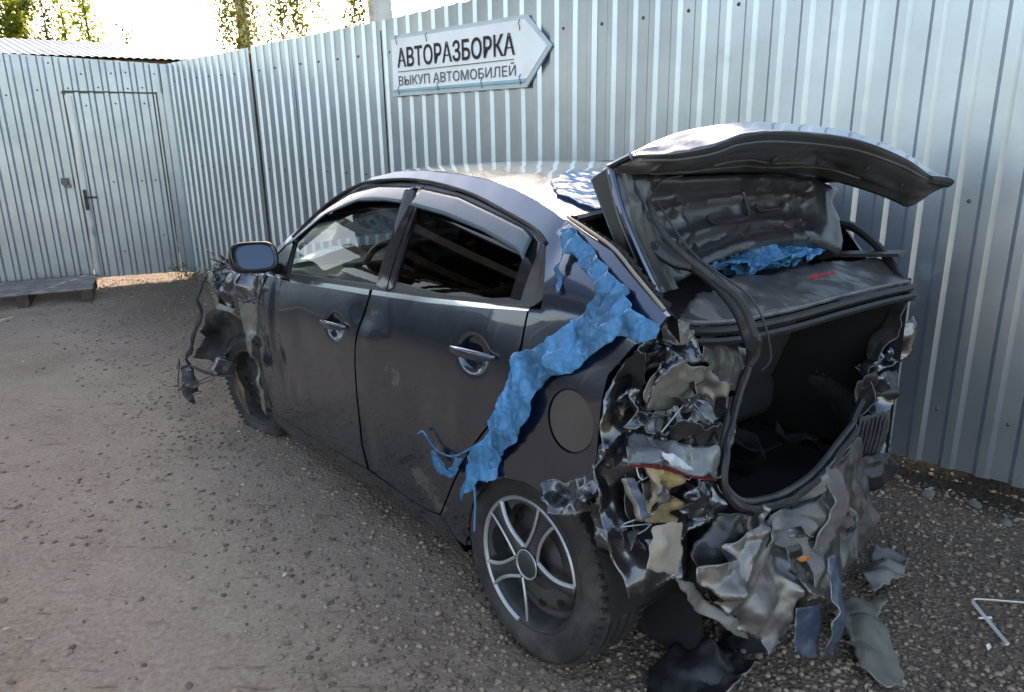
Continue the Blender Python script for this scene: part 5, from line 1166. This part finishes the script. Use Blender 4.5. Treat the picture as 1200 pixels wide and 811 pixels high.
# C-pillar channel beside the missing rear window
c0 = [Vector((x, Ys(x, z, False)-.012, z+.004)) for x, z in ((.03, 1.322), (-.09, 1.294), (-.204, 1.262), (-.306, 1.212), (-.42, 1.152))]
MB().tube(smooth_line(c0, 40), .005, 6).build('window_channel', 'plate_mat', car)
v, f = loft([[q+Vector((0, -.004, -.004)) for q in c0], [q+Vector((.01, -.06, -.035)) for q in c0], [q+Vector((.01, -.075, -.10)) for q in c0]], 30, 3)
link('pillar_trim', mesh('pillar_trim', v, f, 30), 'black_plastic', car)
for s_ in range(14):
    q = smooth_line(c0, 15)[s_]; MB().box((q[0]+.004, q[1]-.035, q[2]-.012), (.006, .04, .012), 0, ('X', R(30))).build('clip_rib', 'black_plastic', car)
# rear window sill, parcel shelf
MB().box((-.02, 0, 1.03), (.42, 1.2, .02)).build('parcel_shelf', 'fabric', car)
MB().tube(smooth_line([(.02, .64, 1.318), (.01, .3, 1.345), (.0, 0, 1.35), (.01, -.3, 1.335), (.02, -.63, 1.30)], 30), .012, 6).build('roof_edge', 'black_plastic', car)
MB().box((-.16, -.62, 1.10), (.30, .10, .012), R(8), ('Y', R(6))).build('shelf_edge', 'black_plastic', car)
# ---- interior
def seat(x, y, name='front_seat'):
    s_ = empty(name, (x, y, 0)); s_.parent = car
    MB().box((.12, 0, .50), (.50, .50, .16), 0, ('Y', R(-6))).build('cushion', 'fabric', s_, bevel=.05)
    MB().box((-.20, 0, .80), (.15, .48, .60), 0, ('Y', R(-16)), .86).build('backrest', 'fabric', s_, bevel=.05)
    MB().box((-.31, 0, 1.16), (.10, .26, .17), 0, ('Y', R(-14)), .85).build('headrest', 'fabric', s_, bevel=.04)
    MB().tube([(-.27, .06, 1.05), (-.30, .06, 1.13)], .007, 6).build('headrest_rod', 'lock_grey', s_)
    MB().tube([(-.27, -.06, 1.05), (-.30, -.06, 1.13)], .007, 6).build('headrest_rod', 'lock_grey', s_)
seat(1.15, .36); seat(1.15, -.36)
MB().box((.36, 0, .48), (.48, 1.24, .18)).build('rear_cushion', 'fabric', car, bevel=.05)
MB().box((.13, 0, .80), (.16, 1.24, .55), 0, ('Y', R(-20))).build('rear_backrest', 'fabric', car, bevel=.05)
db = MB(); pr = [(2.15, .60), (1.68, .62), (1.64, .72), (1.66, .84), (1.72, .915), (1.90, .935), (2.15, .90)]; n = len(pr)
db.add([(x, -.70, z) for x, z in pr]+[(x, .70, z) for x, z in pr], [(i, (i+1) % n, (i+1) % n+n, i+n) for i in range(n)]+[tuple(range(n-1, -1, -1)), tuple(range(n, 2*n))]); db.build('dashboard', 'black_plastic', car, bevel=.02)
MB().box((1.72, .37, .94), (.12, .34, .07)).build('instrument_hood', 'black_plastic', car, bevel=.02)
sw = empty('steering_wheel', (1.50, .37, .90)); sw.parent = car; sw.rotation_euler = (0, R(-62), 0)
MB().tube([(.185*math.cos(a), .185*math.sin(a), 0) for a in np.linspace(0, 2*math.pi, 40)], .016, 8).build('rim', 'black_plastic', sw)
MB().box((0, 0, .0), (.13, .16, .05)).build('hub', 'black_plastic', sw, bevel=.02)
for a in (0, 1.9, -1.9): MB().tube([(0, 0, 0), (.18*math.cos(a+math.pi), .18*math.sin(a+math.pi), 0)], .013, 6).build('spoke', 'chrome' if a else 'black_plastic', sw)
MB().tube([(1.5, .37, .90), (1.75, .37, .78)], .03, 8).build('steering_column', 'black_plastic', car)
MB().tube(smooth_line([(.93, .66, 1.25), (1.0, .62, .98), (1.08, .58, .66)], 14), .018, 4, .12).build('seat_belt', 'fabric', car)
for s_ in (1, -1):
    MB().tube([(.98, s_*.60, 1.34), (.93, s_*.74, 1.06), (.98, s_*.77, .3)], .03, 6).build('inner_pillar', 'fabric_grey', car)
v, f = loft([[(x, .52, rail(x)[1]-.015) for x in np.linspace(.1, 1.45, 8)], [(x, 0, rail(x)[1]-.008) for x in np.linspace(.1, 1.5, 8)], [(x, -.52, rail(x)[1]-.03) for x in np.linspace(.1, 1.45, 8)]], 12, 4)
link('headlining', mesh('headlining', v, f, 60), 'fabric_grey', car)

# ---- mirror
mi = empty('door_mirror', (1.90, .915, 1.012)); mi.parent = car; mi.rotation_euler = (0, R(17), R(-10))
v = []; f = []; n = 28; rows = [(-.052, .80, .0), (-.056, .92, 0), (-.050, 1.0, .0), (-.02, 1.02, 0), (.03, .98, .0), (.07, .82, 0), (.092, .5, 0), (.098, .1, 0)]
for (dx, s_, _) in rows:
    for k in range(n):
        a = 2*math.pi*k/n; c, s2 = math.cos(a), math.sin(a); e = .55
        v.append((dx, .100*s_*math.copysign(abs(c)**e, c)+.01*(c > 0)*abs(c), .070*s_*math.copysign(abs(s2)**e, s2)+.006*c))
for r in range(len(rows)-1):
    for k in range(n): f.append((r*n+k, r*n+(k+1) % n, (r+1)*n+(k+1) % n, (r+1)*n+k))
f.append(tuple((len(rows)-1)*n+k for k in range(n)))
link('housing', mesh('housing', v, f, 50), 'black_gloss', mi)
v = [(-.046, .080*math.copysign(abs(math.cos(a))**.6, math.cos(a)), .055*math.copysign(abs(math.sin(a))**.6, math.sin(a))) for a in np.linspace(0, 2*math.pi, 29)[:-1]]
link('mirror_glass', mesh('mirror_glass', v, [tuple(range(27, -1, -1))]), 'mirror_glass', mi)
v = [(-.044, q[1]*1.10, q[2]*1.12) for q in v]
link('backing', mesh('backing', v, [tuple(range(27, -1, -1))]), 'black_plastic', mi)
MB().tube([(1.90, .84, .965), (1.92, .80, .95), (1.93, .76, .945)], [.028, .032, .03], 8).build('mirror_arm', 'black_plastic', car)

# ---- wheels
def tyre_prof(Rr=.312, wd=.188, rim=.202):
    h = wd/2; p = [(rim-.004, -h+.02), (rim+.012, -h+.006), (rim+.045, -h-.004), (Rr-.035, -h-.002), (Rr-.012, -h+.012), (Rr-.003, -h+.026)]
    for c in (-.055, -.019, .019, .055):
        p += [(Rr, c-.007), (Rr-.008, c-.006), (Rr-.008, c+.006), (Rr, c+.007)]
    p += [(Rr-.003, h-.026), (Rr-.012, h-.012), (Rr-.035, h+.002), (rim+.045, h+.004), (rim+.012, h-.006), (rim-.004, h-.02)]
    return p
def wheel(name, loc, rot, Rr=.312, cap=True):
    wv = empty(name, loc); wv.parent = car; wv.rotation_euler = rot
    t = MB(); t.lathe(tyre_prof(Rr), 72); t.build('tyre', 'tyre', wv, smooth=30)
    # sidewall lettering band and tread blocks are one moulded ring of bars
    tb = MB()
    for k in range(60):
        a = 2*math.pi*k/60
        for h in (-.084, .084):
            c = ((Rr-.009)*math.cos(a), h*.97, (Rr-.009)*math.sin(a)); tb.box(c, (.010, .022, .012), 0, ('Y', -a))
    tag(tb.build('shoulder_blocks', 'tyre', wv), kind='stuff')
    r = MB(); r.lathe([(.204, .075), (.213, .082), (.214, .088), (.206, .090), (.198, .084), (.192, .06), (.186, .02), (.170, .015), (.150, .035), (.128, .045), (.095, .040), (.075, .055), (.045, .058), (.032, .05), (0, .05)], 60)
    r.lathe([(.186, .02), (.186, -.08), (.204, -.088)], 40)
    rm = r.build('rim', 'steel_dark', wv, smooth=40)
    for k in range(10):
        a = 2*math.pi*(k+.3)/10; h = MB(); h.lathe([(0, .004), (.013, .004), (.016, .001)], 12)
        h.build('hole', 'void', rm, loc=(.140*math.cos(a), .0405, .140*math.sin(a)), rot=(0, 0, 0))
    for k in range(4):
        a = 2*math.pi*(k+.1)/4; MB().tube([(.05*math.cos(a), .05, .05*math.sin(a)), (.05*math.cos(a), .072, .05*math.sin(a))], .009, 6).build('wheel_nut', 'chrome' if not cap else 'steel_dark', rm)
    return wv, rm
# the hub face looks along +y (left); a is measured from the rear (-x) upwards
rw, rrim = wheel('rear_wheel', (0, .755, .308), (R(3.5), R(0), R(1.5)))
hc = empty('hubcap'); hc.parent = rw
def pol(r, a, h): return (-r*math.cos(a), h, r*math.sin(a))
def ribbon(pts, w_, th, name, m, parent):
    mb = MB(); mb.tube(pts, w_, 6, th); return mb.build(name, m, parent, smooth=50)
RC = .207
def arc(r, a0, a1, h, n=30): return [pol(r, a, h) for a in np.linspace(a0, a1, n)]
ribbon(arc(RC-.004, R(8), R(262), .094, 60), .0075, .8, 'cap_ring', 'cap_silver', hc)
MB().lathe([(0, .102), (.034, .102), (.040, .098), (.042, .088)], 28).build('cap_hub', 'cap_dark', hc)
ribbon(arc(.044, 0, 2*math.pi, .097, 32), .004, .8, 'hub_ring', 'cap_silver', hc)
ctr = [R(68), R(140), R(212), R(284), R(-4)]
for i, a in enumerate(ctr):
    # each spoke: dark slab with a bright edge on either side that flares out along the rim
    lo, hi = True, True
    if i == 4: hi = True; lo = False
    if i == 3: hi = False
    full = i < 3
    def edge(sg_):
        pts = []
        for t in np.linspace(0, 1, 16):
            r = .046+(RC-.052)*t; off_ = (.026-.010*math.sin(math.pi*min(1, t*1.3))+.020*max(0, t-.62)/.38*1.2)*1.0
            off_ = .030-.012*math.sin(math.pi*t*.9)+.012*t*t
            pts.append(pol(math.hypot(r, off_), a+sg_*math.atan2(off_, r), .094+.006*math.sin(math.pi*t)))
        return pts
    e1_, e2_ = edge(1), edge(-1)
    if i == 4: ribbon([p for p in e1_], .0068, .8, 'spoke_edge', 'cap_silver', hc); e2_ = None
    elif i == 3: ribbon(e2_[:14], .0068, .8, 'spoke_edge', 'cap_silver', hc); e2_ = None
    else:
        ribbon(e1_, .0068, .8, 'spoke_edge', 'cap_silver', hc); ribbon(e2_, .0068, .8, 'spoke_edge', 'cap_silver', hc)
    if full or i == 4:
        q2 = edge(-1) if full else [tuple(np.array(x)*.5+np.array(y)*.5) for x, y in zip(edge(1), edge(-1))]
        v = []; 
        for x, y in zip(e1_, q2): v += [(x[0], x[1]-.002, x[2]), (y[0], y[1]-.002, y[2])]
        f = [(2*k, 2*k+1, 2*k+3, 2*k+2) for k in range(15)]
        o = link('spoke', mesh('spoke', v, f, 40), 'cap_dark', hc); md = o.modifiers.new('t', 'SOLIDIFY'); md.thickness = .006; md.offset = 0
    # dark web near the rim between the spokes
    if i in (0, 1):
        v = []; a2 = ctr[i+1]
        for t in np.linspace(0, 1, 14):
            aa = a+.28+(a2-a-.56)*t; ri = .172+.020*abs(2*t-1)**2*-1.0+.012
            v += [pol(RC-.006, aa, .090), pol(ri, aa, .084)]
        o = link('web', mesh('web', v, [(2*k, 2*k+1, 2*k+3, 2*k+2) for k in range(13)], 40), 'cap_dark', hc)
# front wheel, knocked back and turned, without its cap
fwv, frim = wheel('front_wheel', (2.33, .775, .262), (R(-3), R(8), R(10)), .296, cap=False)
cr = MB(); v = []; n = 18
for t in np.linspace(-1.05, 1.05, n):
    a = math.pi+.1+t; v += [( .170*math.cos(a)+.02, .098, .170*math.sin(a)), ((.170-.115*math.cos(t*1.45))*math.cos(a)+.02, .118, (.170-.115*math.cos(t*1.45))*math.sin(a))]
v = [(-x, y, z) for x, y, z in v] if False else v
o = link('dust_shield', mesh('dust_shield', [(-p[0], p[1], p[2]) for p in v], [(2*k, 2*k+1, 2*k+3, 2*k+2) for k in range(n-1)], 40), 'brown_shield', fwv); md = o.modifiers.new('t', 'SOLIDIFY'); md.thickness = .004
# rear wheel-arch inside
v = []; f = []; n = 22
for k in range(n):
    a = math.pi*(k/(n-1)); 
    for y in (.84, .60, .5): v.append((.36*math.cos(a)+.02, y, .30+.36*math.sin(a)*(1 if y > .55 else .9)))
for k in range(n-1):
    for r in range(2): f.append((k*3+r, k*3+r+1, (k+1)*3+r+1, (k+1)*3+r))
link('arch_tub', mesh('arch_tub', v, f, 60), 'black_plastic', car)
MB().box((0, .50, .32), (.75, .02, .62)).build('arch_wall', 'black_plastic', car)
MB().tube([(0, .70, .30), (0, 0, .30), (0, -.70, .30)], .035, 8).build('rear_axle', 'steel_dark', car)
rw2, _ = wheel('rear_wheel', (0.04, -.74, .308), (0, 0, math.pi)); rw2['label'] = 'right-hand rear wheel'
fw2, _ = wheel('front_wheel', (2.45, -.72, .298), (0, 0, math.pi), .298)
# ---- torn front
sheet('front_wing', 'fender_top', T, car, .018, seed=41, w0=.25, nf=4, s=.016)
sheet('wing_side', 'fender_side', T, car, .05, seed=42, s=.014, m2='primer')
sheet('wing_lip', 'fender_lip', 'primer', car, .06, seed=43, s=.012)
sheet('wing_strip', 'fender_strip', 'primer', car, .02, seed=44, s=.014, w0=.3, nf=3, m2='primer')
sheet('wheel_liner', 'wheel_liner', 'rubber', car, .12, seed=45, s=.018, w0=.2)
sheet('strut', 'strut', 'steel_dark', car, .06, seed=46, thick=.04)
sheet('hanging_bracket', 'dangle', 'black_plastic', car, .12, seed=47)
sheet('hanging_bracket', 'dangle2', 'black_plastic', car, .10, seed=48)
MB().tube(smooth_line(B_['wire_front'], 60), [.010+.007*abs(math.sin(k*.45)) for k in range(60)], 6, .5).build('hanging_strap', 'black_plastic', car)
MB().tube(smooth_line(B_['wire_front2'], 30), .008, 6).build('hanging_strap', 'black_plastic', car)
for k in range(3):
    a = B_['wire_front2'][k % 4]+Vector((random.gauss(0, .03), random.gauss(0, .03), random.gauss(0, .02)))
    pts = [a]+[a+Vector((random.gauss(0, .06), random.gauss(0, .05), -.04*j+random.gauss(0, .03))) for j in (1, 2, 3)]
    MB().tube(smooth_line(pts, 14), .003, 5).build('wire', 'cable', car)
random.seed(21)
for k in range(9):
    a = B_['shredA'][random.randrange(6)]; c = np.array(a)+rng.normal(0, .02, 3); n = 5
    a_ = rng.normal(size=3); a_[2] += 1; a_ /= np.linalg.norm(a_); b2 = np.cross(a_, rng.normal(size=3)); b2 /= np.linalg.norm(b2)
    pts = [tuple(c+(a_*math.cos(2*math.pi*i/n)*random.uniform(.03, .07)+b2*math.sin(2*math.pi*i/n)*random.uniform(.01, .025))) for i in range(n)]
    sheet('fragment', '', random.choice(['paint_torn', 'primer', 'black_plastic', 'bare']), car, .2, s=.010, seed=140+k, w0=.05, w1=.02, pts=(pts, []))
# crushed engine bay behind the wing
for k, (x, y, z, dx, dy, dz, m_) in enumerate([(2.40, .30, .45, .40, .5, .35, 'steel_dark'), (2.42, -.25, .42, .40, .5, .38, 'black_plastic'), (2.35, .05, .66, .3, .7, .12, 'black_plastic'), (2.30, .62, .62, .2, .12, .25, 'steel_dark')]):
    MB().box((x, y, z), (dx, dy, dz), R(random.uniform(-8, 8)), ('Y', R(random.uniform(-10, 10))), .85).build('engine_part', m_, car, bevel=.03)
hd = [(2.10, .70, .93), (2.10, 0, .97), (2.10, -.72, .93), (2.55, -.70, .80), (2.62, -.2, .84), (2.66, .3, .80), (2.55, .78, .84)]
sheet('bonnet', '', T, car, .08, s=.035, seed=160, w0=.35, w1=.08, pts=(hd, [(2.35, .3, .95), (2.35, -.3, .93)]))

# ================================================================ BLUE FILM
fm = tag(empty('blue_film', CAR_O, CAR_A), 'torn strip of blue plastic film stuck across the rear quarter down to the wheel', 'plastic film')
sheet('strip', 'film', 'film_blue', fm, .17, s=.009, seed=201, jit=.003, w0=.13, w1=.026, nf=6, lift=True, thick=.0006, sharp=11, edge=.2, ang=.12, rimm=None)
sheet('shred', 'film_shred', 'film_blue', fm, .10, s=.009, seed=202, w0=.05, lift=True, thick=.0008, sharp=60, rimm=None)
for key in ('shred_string', 'thread'): MB().tube(smooth_line(B_[key], 30), .0035, 5).build('shred', 'film_blue' if key != 'thread' else 'film_pale', fm)
# crumpled ridges on the film
for k in range(16):
    i = random.randrange(20, 38); a = Vector(BAKE['film'][0][i]); b2 = Vector(BAKE['film'][0][(i+random.choice([14, 16, 18, 20])) % 50])
fr = tag(empty('blue_film', CAR_O, CAR_A), 'pale blue plastic film lying over the rear of the car roof', 'plastic film')
def onroof(x, q, h=.006):
    y, z = rail(x); return (x, y*q, z+.020*(1-q*q)**.9-.012*(1-q)/2+h)
sheet('patch', '', 'film_pale', fr, .05, s=.016, seed=203, w0=.16, w1=.03, lift=True, thick=.0008, sharp=50, rimm=None, pts=([onroof(.05, .80), onroof(.20, .86), onroof(.36, .72), (onroof(.45, .45)), onroof(.36, .15), onroof(.10, .05), onroof(.045, .4)], []))
sheet('patch', '', 'film_blue', fr, .06, s=.016, seed=204, w0=.16, w1=.03, lift=True, thick=.0008, sharp=50, rimm=None, pts=([onroof(.05, .55, .012), onroof(.16, .5, .012), onroof(.30, .30, .012), onroof(.42, -.1, .012), onroof(.40, -.7, .012), onroof(.05, -.85, .012), onroof(.04, .0, .012)], []))
fb = tag(empty('blue_film', CAR_O, CAR_A), 'bunched blue plastic film in the open rear window under the boot lid', 'plastic film')
random.seed(33)
sheet('bunch', 'bundle', 'film_blue', fb, .3, s=.009, seed=210, nf=9, lift=True, thick=.0008, sharp=22, rimm=None)
for k in range(3):
    sheet('bunch', '', 'film_blue', fb, .3, s=.009, seed=211+k, nf=9, lift=True, thick=.0008, sharp=22, rimm=None, pts=([(x+.03+.012*k, y*.9-.03*k, z-.005+random.gauss(0, .008)) for x, y, z in BAKE['bundle'][0]], []))

# ================================================================ LOOSE THINGS ON THE GROUND
def cw(x, y, z): return tuple(car.matrix_basis @ Vector((x, y, z)))
bpy.context.view_layer.update()
Mc = Matrix.Translation(CAR_O) @ Matrix.Rotation(CAR_A, 4, 'Z')
def onground(name, pts, m, label, cat, h=.03, amp=.12, seed=1, thick=.006, bul=.04):
    P = [Mc @ Vector((x, y, 0)) for x, y in pts]; c = sum(P, Vector())/len(P)
    out = []
    for i, q in enumerate(P): out.append((q.x-c.x, q.y-c.y, gz(q.x, q.y)+h*(.35+.65*((i*37) % 5)/4)))
    o = sheet(name, '', m, None, amp, s=.016, seed=seed, w0=.14, w1=.04, pts=(out, [(0, 0, h+bul)]), thick=thick)
    o.location = (c.x, c.y, 0); tag(o, label, cat); return o
onground('bumper_piece', [(-.36, .70), (-.305, .64), (-.315, .52), (-.345, .36), (-.37, .25), (-.47, .28), (-.50, .42), (-.52, .56), (-.46, .66)], 'black_plastic', 'black plastic bumper piece lying under the crushed rear end', 'car part', .05, .12, 301, .006, .07)
onground('trim_panel', [(-.49, -.05), (-.54, -.16), (-.60, -.20), (-.62, -.10), (-.70, -.02), (-.80, .10), (-.78, .17), (-.70, .17), (-.60, .06), (-.52, .03)], 'plastic_green', 'dusty grey-green broken panel lying on gravel right of the wreck', 'car part', .035, .08, 302, .006, .03)
o = onground('metal_scrap', [(-.42, -.30), (-.40, -.52), (-.50, -.56), (-.58, -.36), (-.55, -.22)], 'grey_dust', 'small grey bent metal scrap on the gravel close to the fence', 'car part', .04, .16, 303, .004, .05)
# bent white plastic strip
G0 = [(1.72, 2.125), (1.56, 2.16), (1.535, 2.15), (1.53, 2.12), (1.52, 2.02), (1.505, 1.925)]
wsx = MB(); wsx.tube(smooth_line([(x-1.55, y-2.1, gz(x, y)+.016) for x, y in G0], 40), .0065, 6, .5)
wsx.tube([(-.045, -.03, gz(1.5, 2.07)+.012), (-.005, -.035, gz(1.54, 2.065)+.014)], .004, 5)
o = wsx.build('plastic_strip', 'white_strip', None); o.location = (1.55, 2.1, 0); tag(o, 'thin bent white plastic strip on the gravel at right', 'strip')
# rubble along the foot of the fence
random.seed(44)
for k in range(9):
    u = 7.45+.16*k+random.uniform(-.04, .04); p = CORNER+UL*u+NL*random.uniform(.03, .26); r = random.uniform(.012, .030)
    v = []; f = []
    bm = bmesh.new(); bmesh.ops.create_icosphere(bm, subdivisions=2, radius=r)
    for q in bm.verts:
        q.co = Vector((q.co.x*1.25, q.co.y*.95, q.co.z*.75))*(1+.35*noise.noise(q.co*28+Vector((k, 0, 0))))
    me = bpy.data.meshes.new('stone'); bm.to_mesh(me); bm.free(); me.shade_smooth(); me.set_sharp_from_angle(angle=R(30))
    o = link('stone', me, 'stone_big', None, (p.x, p.y, gz(p.x, p.y)+r*.3), (0, 0, random.uniform(0, 6))); tag(o, 'lump of grey rubble at the foot of the long fence', 'stone', 'rubble under the long fence')
# pale chips, dry leaves and straw
Vs = []; Fs = []; random.seed(8)
for k in range(520):
    if k < 300: u = random.uniform(6.6, 8.6); p = CORNER+UL*u+NL*(random.random()**1.6*1.5+.02)
    elif k < 400: p = Vector((random.uniform(-4.8, -3.2), random.uniform(6.8, 8.3), 0))
    else:
        p = Vector((random.uniform(-3.6, 1.5), random.uniform(1.4, 6), 0))
    if (-3.62-p.x)*.695+(8.48-p.y)*.719 < 0.02: continue
    l = random.uniform(.004, .016); a = random.uniform(0, 6.28); w_ = l*random.uniform(.25, .7); z = gz(p.x, p.y)+.006
    d = Vector((math.cos(a), math.sin(a), random.uniform(-.3, .3)))*l; e = Vector((-math.sin(a), math.cos(a), random.uniform(-.3, .3)))*w_
    n = len(Vs); q = Vector((p.x, p.y, z)); Vs += [tuple(q-d), tuple(q+e+Vector((0, 0, .003))), tuple(q+d), tuple(q-e+Vector((0, 0, .002)))]; Fs.append((n, n+1, n+2, n+3))
o = link('litter', mesh('litter', Vs, Fs), 'litter'); tag(o, 'pale wood chips and dry leaf bits on the gravel', 'litter', kind='stuff')

# pallet by the left fence
pA, pB, pC, pD = Vector((-4.83, 6.89, 0)), Vector((-4.13, 7.22, 0)), Vector((-4.62, 8.02, 0)), Vector((-5.45, 7.75, 0))
pax = (pB-pA).normalized(); pay = Vector((-pax.y, pax.x, 0)); po_ = pB-pax*1.2
pal = tag(empty('wooden_pallet', po_, math.atan2(pax.y, pax.x)), 'weathered grey wooden pallet on the ground against the left fence', 'pallet')
random.seed(3)
for k in range(5):
    y = .06+.165*k; MB().box((.60, y, .135+random.uniform(-.004, .004)), (1.2+random.uniform(-.02, .02), .105+random.uniform(-.012, .01), .02), R(random.uniform(-.6, .6)), ('X', R(random.uniform(-2, 2)))).build('plank', 'wood', pal, bevel=.002)
for x in (.06, .60, 1.14):
    MB().box((x, .38, .112), (.10, .80, .020)).build('cross_plank', 'wood_dark', pal, bevel=.002)
    for y in (.06, .38, .70): MB().box((x, y, .055), (.10, .13, .092)).build('block', 'wood_dark', pal, bevel=.003)
    MB().box((x, .38, .003+.008), (.09, .8, .016)).build('bottom_board', 'wood_dark', pal)
# dry weeds in the fence corner
random.seed(12); C = []; wd = MB()
for k in range(46):
    p = CORNER+(UL*random.uniform(.05, .75)+NL*random.uniform(.03, .16) if k % 3 else UW*random.uniform(.05, .3)+NW*random.uniform(.03, .12)); h = random.uniform(.05, .22)
    a = Vector((random.gauss(0, .06), random.gauss(0, .06), 0)); wd.tube([(p.x, p.y, 0), (p.x+a.x*.4, p.y+a.y*.4, h*.6), (p.x+a.x, p.y+a.y, h)], [.003, .0022, .001], 3)
    for _ in range(4): C.append((p.x+a.x*.8+random.gauss(0, .03), p.y+a.y*.8+random.gauss(0, .03), h*random.uniform(.3, 1)))
we = tag(empty('dry_weeds', CORNER), 'dry weeds growing in the corner where the two fences meet', 'weeds', kind='stuff')
o = wd.build('stems', 'litter', None); local(o, we); o = leaves('foliage', C, .03, 'grass', None, 0); local(o, we)
